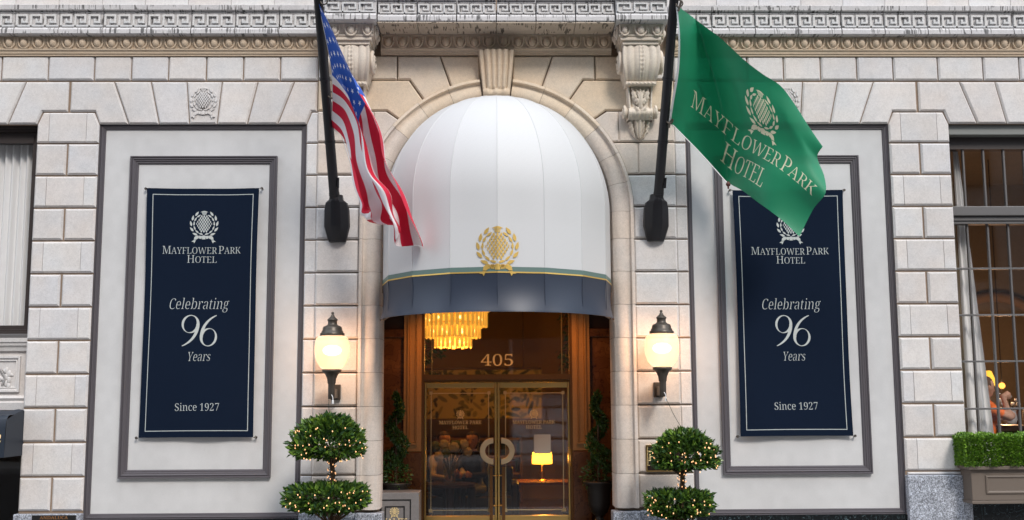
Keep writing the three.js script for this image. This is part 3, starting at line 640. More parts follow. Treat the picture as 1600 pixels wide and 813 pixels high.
// ------------------------------------------------------------------ domed canopy over the door
{
  const t = thing('entrance_canopy', 'white domed fabric canopy with navy valance over the entrance', 'canopy', [0, 0, .1]);
  const az = [-90, -65.6, -43.5, -22, 0, 22, 43.5, 65.6, 90].map((a) => a * D2R), R = 1.297, RV = 1.325, yB = 3.131;
  const prof = (v) => { if (v < .62) { const a = v / .62 * Math.PI / 2; return [R * Math.sin(a), AY + RV * Math.cos(a)]; } return [R, AY - (v - .62) / .38 * (AY - yB)]; };
  const pt = (k, u, r, y, sag = 0) => { const a = az[k], b = az[k + 1], w = 1 - sag * Math.sin(Math.PI * u); return [r * w * (Math.sin(a) * (1 - u) + Math.sin(b) * u), y, r * w * (Math.cos(a) * (1 - u) + Math.cos(b) * u)]; };
  for (let k = 0; k < 8; k++) {
    const g = surf(10, 60, (u, v) => { const [r, y] = prof(1 - v); return pt(k, u, Math.max(r, .001), y, -.011 * Math.sin(Math.PI * Math.min(1, (1 - v) * 1.3))); });
    const uv = g.attributes.uv; for (let i = 0; i < uv.count; i++) uv.setXY(i, uv.getX(i) * 4, uv.getY(i) * 16);
    mesh('canopy_panel', g, M.canvasWhite, t);
    mesh('green_band', surf(6, 1, (u, v) => pt(k, u, R + .004, 3.083 + v * .05)), M.canvasGreen, t);
    mesh('gold_line', surf(6, 1, (u, v) => pt(k, u, R + .007, 3.070 + v * .014)), M.gold, t);
    mesh('valance', surf(12, 12, (u, v) => pt(k, u, R + .003 + .05 * Math.pow(1 - v, 2.2) * (.25 + .75 * Math.sin(Math.PI * u)) - .012 * Math.sin(Math.PI * v), 2.674 + v * .398)), M.canvasNavy, t);
    mesh('valance_hem', surf(6, 2, (u, v) => pt(k, u, R + .005 + .05 * (.25 + .75 * Math.sin(Math.PI * u)) * (1 - v * .08), 2.672 + v * .014)), M.canvasNavy, t);
  }
  for (let k = 1; k < 8; k++) {
    const pts = []; for (let i = 1; i <= 30; i++) { const [r, y] = prof(i / 30); pts.push([(r + .001) * Math.sin(az[k]), y, (r + .001) * Math.cos(az[k])]); }
    mesh('seam', tube(pts, .0035, 60, 5), M.canvasWhite, t);
    mesh('seam', rod([(R + .003) * Math.sin(az[k]), 2.68, (R + .003) * Math.cos(az[k])], [(R + .003) * Math.sin(az[k]), 3.07, (R + .003) * Math.cos(az[k])], .003), M.canvasNavy, t);
  }
  const c22 = Math.cos(22 * D2R), s22 = Math.sin(22 * D2R), cl = Math.hypot(s22, 1 - c22);
  mesh('emblem', emblemGeo(.446, (x, y) => { const d = Math.abs(x) / (R * cl), sg = x < 0 ? -1 : 1; return [sg * R * s22 * d * 1.008, 3.345 + y, R * (1 - (1 - c22) * d) + .009]; }), M.gold, t);
  // hoop frame under the cloth
  for (const y of [2.69, 3.08]) { const q = []; for (let k = 0; k < 9; k++) q.push(rod([1.28 * Math.sin(az[Math.max(0, k - 1)]), y, 1.28 * Math.cos(az[Math.max(0, k - 1)])], [1.28 * Math.sin(az[k]) + 1e-4, y, 1.28 * Math.cos(az[k])], .012)); q.shift(); mesh('hoop', merge(q), M.lampIron, t); }
}

// ------------------------------------------------------------------ banners
function fitText(c, str, x0, x1, base, capH, o = {}) {
  const fs = capH / .714; c.save(); c.font = fs + 'px serif'; c.textBaseline = 'alphabetic'; c.textAlign = 'left';
  // small capitals: pieces of [text, scale]
  const pieces = o.small ? str.split('').map((ch, i) => [ch, (i === 0 || str[i - 1] === ' ') ? 1 : .82]) : [[str, 1]];
  let w = 0; const ws = pieces.map(([s, k]) => { const a = c.measureText(s).width * k * (s === ' ' ? .55 : o.small ? .97 : 1); w += a; return a; });
  c.translate(x0, base); c.scale((x1 - x0) / w, 1); if (o.slant) c.transform(1, 0, -o.slant, 1, 0, 0);
  let x = 0; pieces.forEach(([s, k], i) => {
    c.save(); c.translate(x, 0); c.scale(k, k); c.fillStyle = o.ink; c.fillText(s, 0, 0); if (o.thin) { c.strokeStyle = o.paper; c.lineWidth = fs * o.thin; c.lineJoin = 'round'; c.strokeText(s, 0, 0); }
    c.restore(); x += ws[i];
  }); c.restore();
}
function drawNine(c, x, y, w, h, flip) {   // old-style figure nine, its foot at y; flipped for six
  c.save(); c.translate(x + w / 2, y - h / 2); if (flip) c.rotate(Math.PI); const W = w / 2, H = h / 2;
  const by = -H * .42, rx = W, ry = H * .58;
  c.beginPath(); c.ellipse(0, by, rx, ry, 0, 0, Math.PI * 2); c.ellipse(-W * .04, by - H * .0, rx * .70, ry * .92, .22, 0, Math.PI * 2, true); c.fill('evenodd');
  c.beginPath(); c.moveTo(rx, by); c.bezierCurveTo(rx, H * .42, -W * .1, H * .88, -W * .86, H); c.lineTo(-W * .9, H * .955); c.bezierCurveTo(-W * .1, H * .72, W * .62, H * .3, W * .64, by); c.closePath(); c.fill();
  c.restore();
}
const navy = '#0e1a2c', ink = '#b9bfbd';
const bannerTex = canvas(860, 1900, (c, w, h) => {
  c.fillStyle = navy; c.fillRect(0, 0, w, h);
  const X0 = -4.006, X1 = -2.729, YT = 4.212, YB = 1.384;
  const q = (px, py) => { const p = P(px, py, .06); return [(p.x - X0) / (X1 - X0) * w, (YT - p.y) / (YT - YB) * h]; };
  const S = w / 177;
  c.strokeStyle = ink; c.lineWidth = 5.5; const a = q(239, 304), b = q(386.4, 673.5); c.strokeRect(a[0] + 2, a[1], b[0] - a[0] - 2, b[1] - a[1]);
  const e = q(318.6, 349.5); drawEmblem(c, e[0], e[1], 45.2 * S, ink);
  const T = (s, x0, x1, y, cap, o) => { const p = q(x0, y), r = q(x1, y); fitText(c, s, p[0], r[0], p[1], cap * S, { ink, paper: navy, ...o }); };
  T('MAYFLOWER PARK', 251.5, 376.2, 396.4, 12.6, { small: true, thin: .022 });
  T('HOTEL', 290.8, 338.3, 410.2, 12.3, { small: true, thin: .022 });
  T('Celebrating', 261.5, 356.5, 483.3, 17.5, { slant: .22, thin: .03 });
  T('Years', 291, 328, 565.2, 14.3, { slant: .22, thin: .028 });
  T('Since 1927', 272, 343, 643, 11.6, { thin: .018 });
  c.fillStyle = ink; let p = q(282, 542), r = q(310, 542); drawNine(c, p[0], p[1], r[0] - p[0], 49 * S); p = q(311, 542); r = q(338.5, 542); drawNine(c, p[0], p[1], r[0] - p[0], 49 * S, true);
});
const bannerMat = phys({ map: bannerTex, roughness: .95, specularIntensity: .25, side: THREE.DoubleSide });
for (const m of [-1, 1]) {
  const t = thing('wall_banner', m < 0 ? 'navy anniversary banner hung in the wall panel beside the starred flag' : 'navy anniversary banner partly covered by the green flag', 'banner', [0, 0, 0], 'anniversary banners on the wall panels');
  const X0 = m < 0 ? -4.006 : 2.73, X1 = m < 0 ? -2.729 : 4.011, YT = m < 0 ? 4.212 : 4.18, YB = m < 0 ? 1.384 : 1.36;
  mesh('cloth', surf(20, 40, (u, v) => [X0 + (X1 - X0) * u + .012 * Math.sin(v * Math.PI) * (.5 - u) * 2, YB + (YT - YB) * v - .004 * Math.sin(Math.PI * u) * (v > .5 ? 1 : -1), .056 + .010 * Math.sin(u * 5 + v * 3 + m) + .007 * Math.sin(v * 9 + u * 2 + m) + .006 * Math.sin(u * 13 - v * 5)]), bannerMat, t);
  for (const x of [X0, X1]) for (const y of [YB, YT]) { const s = x === X0 ? -1 : 1; mesh('corner_tie', merge([rod([x, y, .05], [x + s * .03, y + (y === YB ? -.012 : .008), .02], .004), rod([x + s * .03, y, .0], [x + s * .03, y, .05], .007), new THREE.TorusGeometry(.012, .004, 5, 10).translate(x + s * .026, y, .045)]), M.lampIron, t); }
}

// ------------------------------------------------------------------ flagpoles and flags
const poleTop = {}, poleLine = (m) => { const a = new THREE.Vector3(m * 1.828, 4.04, .30), b = new THREE.Vector3(m * 1.828, 5.86, 1.64); return [a, b.sub(a)]; };
function poleAt(m, py) { const [a, d] = poleLine(m); let lo = -.2, hi = 1.6; for (let k = 0; k < 40; k++) { const t = (lo + hi) / 2, p = a.clone().addScaledVector(d, t), s = p.clone().project(camera); const y = 406.5 * (1 - s.y); if (y > py) lo = t; else hi = t; } return a.clone().addScaledVector(d, lo); }
camera.aspect = 1600 / 813; camera.updateProjectionMatrix(); camera.updateMatrixWorld();
for (const m of [-1, 1]) {
  const t = thing('flagpole', m < 0 ? 'dark slanted wall flagpole carrying the starred and striped flag' : 'dark slanted wall flagpole carrying the green flag', 'flagpole', [0, 0, 0], 'flagpoles either side of the canopy');
  const [a, d] = poleLine(m), e = a.clone().addScaledVector(d, 1.45), c = a.clone().addScaledVector(d, -.08);
  mesh('pole', rod(c.toArray(), e.toArray(), .058, .045, 20), M.iron, t);
  mesh('ball_finial', new THREE.SphereGeometry(.085, 20, 14).translate(...e.toArray()), M.gold, t);
  for (const k of [0.02, .3, .62]) { const p = a.clone().addScaledVector(d, k), q = p.clone().addScaledVector(d, .012); mesh('pole_collar', rod(p.toArray(), q.toArray(), .0605, .0605, 20), M.iron, t); }
  // cast bracket: octagonal, tapering to the wall
  const rings = [[4.085, .075, .26, .10], [4.03, .085, .26, .11], [4.0, .125, .235, .13], [3.93, .143, .2, .13], [3.74, .148, .17, .12], [3.66, .125, .15, .09], [3.575, .10, .12, .06], [3.57, .06, .11, .03]];
  const br = surf(16, rings.length - 1, (u, v) => { const k = Math.round(v * (rings.length - 1)), [y, w, z, dz] = rings[rings.length - 1 - k], an = u * Math.PI * 2 + Math.PI / 8, ci = Math.cos(an), si = Math.sin(an), q = 1 / Math.max(Math.abs(ci), Math.abs(si), (Math.abs(ci) + Math.abs(si)) / 1.3); return [m * 1.815 + w * ci * q, y, z + dz * -si * q]; });
  mesh('bracket', merge([toCreasedNormals(br, .4), box(m * 1.815 - .09, m * 1.815 + .09, 3.62, 4.0, .09, .16)]), M.iron, t);
  const cp = poleAt(m, 288); mesh('cleat', merge([rod([cp.x + .055, cp.y - .05, cp.z + .03], [cp.x + .06, cp.y + .06, cp.z + .07], .014), rod([cp.x + .0, cp.y - .02, cp.z], [cp.x + .06, cp.y, cp.z + .05], .012)]), M.iron, t);
}
const lerpPts = (pts, t) => { const n = pts.length - 1, x = Math.min(n - 1e-6, Math.max(0, t * n)), i = x | 0, f = x - i, g = (k) => pts[Math.min(n, Math.max(0, k))], p0 = g(i - 1), p1 = g(i), p2 = g(i + 1), p3 = g(i + 2); return p1.map((_, k) => .5 * (2 * p1[k] + (p2[k] - p0[k]) * f + (2 * p0[k] - 5 * p1[k] + 4 * p2[k] - p3[k]) * f * f + (3 * p1[k] - p0[k] - 3 * p2[k] + p3[k]) * f * f * f)); };
{ // starred and striped flag, hanging in folds
  const tex = canvas(1280, 720, (c, w, h) => {
    for (let k = 0; k < 13; k++) { c.fillStyle = k % 2 ? '#ece9ec' : '#cf1038'; c.fillRect(0, k * h / 13, w, h / 13 + 1); }
    c.fillStyle = '#2257ba'; c.fillRect(0, 0, w * .4, h * 7 / 13); c.fillStyle = '#f2f2f5';
    for (let j = 0; j < 9; j++) for (let i = 0; i < (j % 2 ? 5 : 6); i++) { const x = w * .4 * ((i + (j % 2 ? 1 : .5)) / 6), y = h * 7 / 13 * ((j + .8) / 9.6), r = 17; c.beginPath(); for (let k = 0; k < 10; k++) { const a = k * Math.PI / 5 - Math.PI / 2, q = k % 2 ? r * .4 : r; c.lineTo(x + q * Math.cos(a), y + q * Math.sin(a)); } c.fill(); }
    c.fillStyle = '#e4e2dd'; c.fillRect(0, 0, 14, h);
  });
  const Z = (x, y) => [470 + x / 2.033, y / 2.033];
  const rows = [
    [[52, 2], [76, 112], [96, 222], [99, 312], [96, 400]],
    [[108, 118], [118, 190], [132, 262], [136, 345], [128, 432]],
    [[160, 228], [163, 275], [166, 335], [160, 410], [158, 490]],
    [[198, 315], [200, 365], [196, 430], [184, 500], [178, 568]],
    [[243, 440], [240, 490], [228, 545], [208, 600], [190, 640]],
    [[292, 545], [275, 590], [256, 625], [232, 655], [203, 668]],
    [[336, 665], [312, 690], [284, 702], [252, 690], [212, 668]],
    [[377, 795], [345, 768], [304, 742], [262, 706], [208, 660]],
  ].map((r) => r.map(([x, y]) => Z(x, y)));
  const fl = surf(120, 90, (u, v0) => {
    const v = 1 - v0, cols = rows.map((r) => lerpPts(r, v)), p = lerpPts(cols, u);
    const hz = poleAt(-1, Math.max(2, rows[0][0][1] + v * 196)).z + .03;
    const amp = Math.min(1, u * 1.6), f = 2 * Math.PI * 2.6, ph = f * .72 * v + u * 1.8 - .4;
    const zz = hz * (1 - u) + 1.2 * u + amp * .13 * Math.cos(ph) + .03 * Math.sin(u * 9 + v * 4);
    const zw = amp * (5 * Math.sin(u * 15 + v * 6) + 2.5 * Math.sin(u * 27 - v * 9)) * (1 - .4 * v); const sx = amp * 12 * Math.sin(ph) * Math.min(1, v * 6) * Math.min(1, (1 - v) * 8), q = P(p[0] + sx + zw, p[1] - sx * .55 - zw * .3, zz + .007 * zw); return [q.x, q.y, q.z];
  });
  const t = thing('national_flag', 'red and white striped flag with white stars on blue hanging in folds', 'flag');
  mesh('cloth', fl, phys({ map: tex, roughness: .75, transmission: .12, thickness: 0, side: THREE.DoubleSide }), t);
  const a = poleAt(-1, 150), b = P(556, 282, .75);
  mesh('halyard', tube([P(516, 151, .95), P(535, 215, .85), b], .005, 20, 5), M.white, t);
  mesh('clip', new THREE.SphereGeometry(.022, 10, 8).translate(b.x, b.y, b.z), M.iron, t);
  for (const py of [4, 150]) { const q = poleAt(-1, py); mesh('snap_hook', new THREE.TorusGeometry(.035, .008, 6, 14).translate(q.x + .06, q.y, q.z + .04), M.lampIron, t); }
}
{ // green flag, blown open with one deep fold
  const W = 1400, H = 860, green = '#178c62', cream = '#e9e3c4';
  const tex = canvas(W, H, (c) => {
    c.fillStyle = green; c.fillRect(0, 0, W, H); c.fillStyle = '#d5d8dc'; c.fillRect(0, 0, 34, H);
    drawEmblem(c, W * .555, H * .34, 300, cream);
    fitText(c, 'MAYFLOWER PARK', W * .14, W * .94, H * .72, 122, { small: true, ink: cream, paper: green, thin: .02 });
    fitText(c, 'HOTEL', W * .375, W * .66, H * .90, 122, { small: true, ink: cream, paper: green, thin: .02 });
  });
  const Z = (x, y) => [1030 + x / 2.033, y / 2.033];
  const top = [[52, 15], [90, 42], [140, 80], [200, 125], [270, 190], [330, 236], [385, 272], [430, 330], [478, 405], [520, 466]].map((p) => Z(...p));
  const bot = [[30, 388], [70, 425], [110, 466], [160, 520], [217, 578], [265, 606], [310, 640], [355, 672], [400, 708], [446, 752]].map((p) => Z(...p));
  const hoist = [[52, 15], [61, 110], [57, 215], [42, 310], [30, 388]].map((p) => Z(...p));
  const fly = [[520, 466], [503, 500], [525, 560], [528, 615], [490, 665], [446, 752]].map((p) => Z(...p));
  const fl = surf(130, 80, (u, v0) => {
    const v = 1 - v0, a = lerpPts(top, u), b = lerpPts(bot, u), c = lerpPts(hoist, v), d = lerpPts(fly, v);
    const p = [0, 1].map((k) => (1 - v) * a[k] + v * b[k] + (1 - u) * c[k] + u * d[k] - ((1 - u) * (1 - v) * top[0][k] + u * (1 - v) * top[9][k] + (1 - u) * v * bot[0][k] + u * v * bot[9][k]));
    const hz = poleAt(1, Math.max(3, c[1])).z + .05;
    const cr = .16 + .28 * v, w = u - cr;                                    // the fold runs obliquely
    const dp = .26 + .42 * v, sp = 1 - cr, fold = w < 0 ? -dp * Math.pow(Math.max(0, 1 + w / cr), 1.2) : -dp - .10 * (1 - Math.exp(-w * 60)) + (dp + .22) * (1 - Math.exp(-w * 5.5)) - .12 * (w / sp) ** 2;                                    
    const rip = .018 * Math.sin(u * 40 + v * 9) * Math.exp(-u * 9) + .02 * Math.sin(u * 11 - v * 6) * u + .035 * Math.sin(v * 9 - u * 4) * Math.max(0, u - .75) * 4 + .03 * Math.sin(u * 7 + v * 12) * u * u;
    const q = P(p[0], p[1], hz * (1 - u) + 1.12 * u + fold + rip); return [q.x, q.y, q.z];
  });
  const t = thing('green_flag', 'green flag with cream pine cone emblem and hotel lettering', 'flag');
  mesh('cloth', fl, phys({ map: tex, roughness: .55, sheen: .3, transmission: .25, thickness: 0, side: THREE.DoubleSide }), t);
  const b = P(1138, 288, .95);
  mesh('halyard', tube([P(1046, 190, .85), P(1095, 240, .9), b], .006, 20, 5), M.white, t);
  mesh('clip', merge([new THREE.SphereGeometry(.026, 10, 8).translate(b.x, b.y, b.z), rod([b.x, b.y - .05, b.z], [b.x, b.y + .03, b.z], .01)]), std({ color: C(.09, .03, .025), roughness: .5 }), t);
  for (const py of [8, 190]) { const q = poleAt(1, py); mesh('snap_hook', merge([new THREE.TorusGeometry(.035, .008, 6, 14).translate(q.x + .05, q.y, q.z + .05), rod([q.x + .04, q.y - .08, q.z + .04], [q.x + .07, q.y + .03, q.z + .05], .012)]), M.lampIron, t); }
}

// ------------------------------------------------------------------ globe lamps
{
  const k = 1 / (5.08 * 142), yz = (y) => (487.5 + (y - 38) / 5.08);
  const build = (m, label) => {
    const t = thing('wall_lamp', label, 'lamp', [m * 1.808, 0, .45], 'globe lamps beside the arch');
    const Y = (zy) => P(518, 480 + zy / 5.08 + (m > 0 ? -1.2 : 0), .45).y;
    mesh('cap', lathe([[0, 38], [9, 40], [12, 50], [8, 60], [14, 66], [14, 72], [24, 84], [40, 98], [42, 106], [36, 110], [36, 136], [46, 146], [70, 156], [76, 170], [78, 188], [84, 190], [86, 204], [96, 208], [97, 228], [90, 230], [0, 232]].map(([r, y]) => [r * k, Y(y)]).reverse(), 36), M.lampIron, t);
    const globe = mesh('globe', lathe([[66, 497], [86, 484], [108, 458], [123, 428], [132, 396], [138, 358], [139, 325], [136, 292], [128, 258], [114, 238], [92, 229]].map(([r, y]) => [r * k, Y(y)]), 40), phys({ color: C(.98, .91, .82), roughness: .5, transmission: .88, thickness: 0, emissive: C(1, .62, .32), emissiveIntensity: .06 }), t);
    const bulb = new THREE.SphereGeometry(.075, 20, 14); bulb.scale(1.35, .75, 1.2); bulb.translate(0, Y(345), 0);
    mesh('bulb', bulb, std({ color: C(1, .9, .75), emissive: C(1, .76, .5), emissiveIntensity: 3.5 }), t);
    mesh('cup', lathe([[0, 732], [26, 730], [27, 660], [27, 612], [32, 606], [33, 596], [36, 570], [48, 542], [62, 524], [74, 516], [77, 508], [76, 496], [60, 494], [0, 494]].map(([r, y]) => [r * k, Y(y)]), 32), M.lampIron, t);
    mesh('arm', merge([rbox(-.03, .03, Y(725), Y(650), -.33, .0, .008), rbox(-.055, .055, Y(738), Y(612), -.345, -.30, .008)]), M.lampIron, t);
    mesh('plug', merge([rbox(.012, .034, Y(770), Y(740), .03, .05, .004, 1), tube([[.0, Y(690), .03], [.02, Y(715), .04], [.024, Y(745), .04]], .005, 12, 5)]), M.white, t);
    const L = new THREE.PointLight(0xffb573, .28, 0, 2); L.position.set(0, Y(345), 0); L.castShadow = true; L.shadow.radius = 4; t.add(L);
    return t;
  };
  build(-1, 'lit frosted globe lamp on the stone beside the striped flag'); build(1, 'lit frosted globe lamp on the stone beside the bronze plaque');
}

// ------------------------------------------------------------------ plants
function leafQuad(out, p, n, len, wid, nrm) {   // a folded leaf: four triangles
  const up = Math.abs(n.y) > .95 ? new THREE.Vector3(1, 0, 0) : new THREE.Vector3(0, 1, 0); const s = new THREE.Vector3().crossVectors(n, up).normalize(), f = new THREE.Vector3().crossVectors(s, n).normalize();
  const a = rnd() * 6.283, ca = Math.cos(a), sa = Math.sin(a); const S = s.clone().multiplyScalar(ca).addScaledVector(f, sa), F = n;
  const b = p, m = p.clone().addScaledVector(F, len * .5), t = p.clone().addScaledVector(F, len), l = m.clone().addScaledVector(S, wid), r = m.clone().addScaledVector(S, -wid); const lift = new THREE.Vector3().crossVectors(S, F).multiplyScalar(wid * .5); l.add(lift); r.add(lift);
  for (const q of [b, l, t, b, t, r]) out.push(q.x, q.y, q.z);
}
function leafGeo(pos) { const g = new THREE.BufferGeometry(); g.setAttribute('position', new THREE.Float32BufferAttribute(pos, 3)); g.computeVertexNormals(); return g; }
function leafMats(cols, o = {}) { return cols.map((c) => phys({ color: C(...c), roughness: .38, transmission: .12, thickness: 0, side: THREE.DoubleSide, ...o })); }
const topLeaf = leafMats([[.07, .145, .022], [.15, .26, .034], [.04, .095, .035], [.055, .12, .024]], { roughness: .28 });
const darkLeaf = [topLeaf[3]];
// crown of leaves in a lens shape; fn(radius fraction) gives bottom and top
function crown(parent, cx, cy, cz, rx, rz, top, bot, n, mats, len = .072) {
  const lists = mats.map(() => []); const v = new THREE.Vector3(), nn = new THREE.Vector3();
  for (let i = 0; i < n; i++) {
    const a = rnd() * 6.283, r = Math.sqrt(rnd()), d = Math.pow(rnd(), .45);
    const rx_ = rx * (1 + .07 * Math.sin(a * 3 + cx) + .05 * Math.sin(a * 7)), x = r * Math.cos(a), z = r * Math.sin(a), hT = top(r), hB = bot(r);
    const side = rnd() < hT / (hT - hB + .01) * .8 + .1, e = r > .8 ? rnd() : d; const y = side ? hT * e : hB * e;
    v.set(cx + x * rx_ * (.86 + .16 * rnd()), cy + y + rr(-.012, .012), cz + z * rz * (.86 + .16 * rnd()));
    nn.set(x * (.6 + r), side ? .55 + rnd() * .8 : -.3 + rnd() * .5, z * (.6 + r) + .25).addScalar(0).normalize(); nn.x += rr(-.6, .6); nn.y += rr(-.5, .5); nn.z += rr(-.6, .6); nn.normalize();
    leafQuad(lists[Math.floor(rnd() * mats.length)], v.clone(), nn, len * rr(.75, 1.25), len * rr(.22, .32));
  }
  lists.forEach((l, i) => mesh('foliage', leafGeo(l), mats[i], parent));
}
const bulbMat = std({ color: C(1, .6, .3), emissive: C(1, .50, .22), emissiveIntensity: .65 });
function topiary(label, z, up, low, trunkX, groundTop) {
  const t = thing('topiary_tree', label, 'tree', [0, 0, 0], 'clipped trees beside the entrance');
  const br = [];
  br.push(tube([[trunkX - .01, .38, z], [trunkX + .008, (low.y + up.y) / 2, z], [(trunkX + up.x) / 2, up.y - .1, z]], .026, 16, 9));
  for (let k = 0; k < 13; k++) { const a = k / 13 * 6.283 + rr(-.2, .2), r = rr(.5, .85); br.push(tube([[trunkX, up.y - .2, z], [trunkX + Math.cos(a) * up.r * r * .45, up.y - .1, z + Math.sin(a) * up.r * r * .45], [up.x + Math.cos(a) * up.r * r, up.y + .02, z + Math.sin(a) * up.r * r]], .008, 8, 5)); }
  for (let k = 0; k < 15; k++) { const a = k / 15 * 6.283 + rr(-.2, .2), r = rr(.55, .9); br.push(tube([[trunkX, low.y - .3, z], [trunkX + Math.cos(a) * low.r * r * .5, low.y - .17, z + Math.sin(a) * low.r * r * .5], [low.x + Math.cos(a) * low.r * r, low.y + .0, z + Math.sin(a) * low.r * r]], .010, 8, 5)); }
  mesh('trunk', merge(br), M.bark, t);
  const c1 = part('upper_crown', t), c2 = part('lower_crown', t);
  crown(c1, up.x, up.y, z, up.r, up.r * .95, (r) => up.h * Math.sqrt(Math.max(0, 1 - r * r * .95)), (r) => -up.b * (1 - r * .25), up.n, topLeaf);
  crown(c2, low.x, low.y, z, low.r, low.r * .95, (r) => low.h * (1 - .25 * r * r), (r) => -low.b * (.35 + .65 * Math.sqrt(Math.max(0, 1 - r * r))), low.n, topLeaf);
  // pot below
  const pt = thing('planter_pot', 'dark square planter under ' + (trunkX < 0 ? 'the topiary tree beside the striped flag' : 'the topiary tree beside the bronze plaque'), 'planter', [trunkX, 0, z], 'pots of the clipped trees');
  mesh('pot', rbox(-.24, .24, 0, .40, -.24, .24, .02), M.black, pt); mesh('rim', rbox(-.265, .265, .36, .415, -.265, .265, .012), M.black, pt); mesh('soil', box(-.22, .22, .414, .42, -.22, .22), M.bark, pt);
  // fairy lights
  const fl = thing('fairy_lights', 'string of small warm lights wound round ' + (trunkX < 0 ? 'the topiary beside the striped flag' : 'the topiary beside the bronze plaque'), 'string lights', [0, 0, 0], 'fairy lights on the clipped trees');
  const B = [], Wp = [];
  const bulb = (x, y, zz) => { const s = new THREE.SphereGeometry(.0054, 8, 6); s.scale(1, 1.5, 1); s.translate(x, y, zz); B.push(s); Wp.push([x, y + .014, zz]); };
  for (let k = 0; k < 46; k++) { const a = rr(-.15, Math.PI + .15), e = rnd(); const rad = up.r * (.93 + .1 * rnd()); bulb(up.x + Math.cos(a) * rad * (e < .5 ? 1 : .85 + .15 * rnd()), up.y + (e < .55 ? rr(-up.b * 1.2, up.h * .2) : rr(0, up.h * .7)), z + Math.sin(a) * rad * .96 + .02); }
  for (let k = 0; k < 34; k++) { const a = rr(-.15, Math.PI + .15); const rad = low.r * (.95 + .1 * rnd()); bulb(low.x + Math.cos(a) * rad, low.y + rr(-low.b * .9, low.h * .75), z + Math.sin(a) * rad * .96 + .02); }
  for (let k = 0; k < 34; k++) { const f = k / 34, a = f * 34; bulb(trunkX + Math.cos(a) * .045, low.y + low.h * .8 + f * (up.y - low.y - low.h * .8 - .02), z + .01 + Math.sin(a) * .045); }
  mesh('bulbs', merge(B), bulbMat, fl);
  const top = [up.x + .02, up.y + up.h * .9, z], wp = []; for (let k = 0; k < 60; k++) { const f = k / 59, a = f * 50; wp.push([trunkX + Math.cos(a) * .042, low.y + .1 + f * (up.y - low.y - .1), z + Math.sin(a) * .042]); }
  mesh('wire', merge([tube(wp, .003, 220, 4), tube([top, [(up.x + Math.sign(trunkX) * 1.83) / 2, (up.y + up.h + 1.8) / 2 - .02, z - .15], [Math.sign(trunkX) * 1.83, 1.80, .49]], .003, 20, 4)]), M.wire, fl);
}
topiary('two-tiered topiary tree standing beside the striped flag side of the arch', .8, { x: -1.772, y: 1.315, r: .372, h: .30, b: .12, n: 3000 }, { x: -1.77, y: .80, r: .425, h: .10, b: .16, n: 2700 }, -1.74);
topiary('two-tiered topiary tree standing in front of the bronze plaque', .8, { x: 1.965, y: 1.17, r: .332, h: .27, b: .11, n: 2600 }, { x: 1.885, y: .72, r: .335, h: .085, b: .16, n: 2300 }, 1.93);

// spiral topiaries in urns inside the arch
function spiralTree(m) {
  const x = m * 1.205, z = -.72, t = thing('spiral_topiary', m < 0 ? 'dark spiral topiary behind the valet stand' : 'dark spiral topiary in an urn without a stand before it', 'tree', [x, 0, z], 'spiral topiaries in the porch');
  const L = [], v = new THREE.Vector3(), n = new THREE.Vector3();
  for (let k = 0; k < 2600; k++) { const f = Math.pow(rnd(), 1.15), a = f * 6.283 * 2.3 + (m < 0 ? .2 : 3.2), R = f < .16 ? .06 : .105 * (1 - f) + .028, c = f < .16 ? .15 : .052 * (1 - f) + .036, y = .84 + f * 1.0; const b = rnd() * 6.283, g = (rnd() - .5) * 3.14; n.set(Math.cos(b) * Math.cos(g), Math.sin(g), Math.sin(b) * Math.cos(g)); v.set(Math.cos(a) * R + n.x * c * rnd() ** .4, y + n.y * c * 1.1, Math.sin(a) * R + n.z * c * rnd() ** .4); leafQuad(L, v.clone(), n.clone(), .04, .012); }
  mesh('foliage', leafGeo(L), darkLeaf[0], t); mesh('trunk', rod([0, .5, 0], [0, 1.6, 0], .022, .012), M.bark, t);
  const u = thing('garden_urn', m < 0 ? 'dark urn behind the valet stand' : 'dark urn holding the spiral topiary with no stand before it', 'urn', [x, 0, z], 'urns in the porch');
  mesh('bowl', lathe([[0, .0], [.15, 0], [.15, .3], [.13, .32], [.05, .38], [.05, .42], [.10, .46], [.13, .55], [.14, .70], [.17, .78], [.19, .80], [.185, .825], [.15, .82], [0, .80]], 28), std({ color: C(.02, .017, .015), roughness: .5 }), u);
}
spiralTree(-1); spiralTree(1);
// ------------------------------------------------------------------ valet stand, plaques
{
  const zf = -.2, x1 = -.893, x0 = -1.36, y1 = .745, t = thing('valet_stand', 'grey valet stand with inlaid lines and gold emblem at the foot of the arch', 'stand', [0, 0, 0]);
  const gm = std({ color: C(.20, .19, .19), map: stoneTex, roughness: .5 });
  mesh('cabinet', rbox(x0, x1, .012, y1, zf - .4, zf, .008), gm, t);
  frameRing(x0 + .03, x1 - .09, .1, y1 - .075, [[0, zf + .001], [0, zf + .005], [.014, zf + .005], [.014, zf + .001]], M.black, t, 'inlay_line');
  frameRing(x0 + .08, x1 - .16, .14, y1 - .15, [[0, zf + .001], [0, zf + .005], [.014, zf + .005], [.014, zf + .001]], M.black, t, 'inlay_line');
  const e = emblemGeo(.105, (x, y) => [-1.17 + x, .535 + y, zf + .004]), tx = textGeo('VALET', .06, 1.05); tx.translate(-1.17, .40, zf + .004); mesh('lettering', merge([e, tx]), M.goldLeaf, t);
}
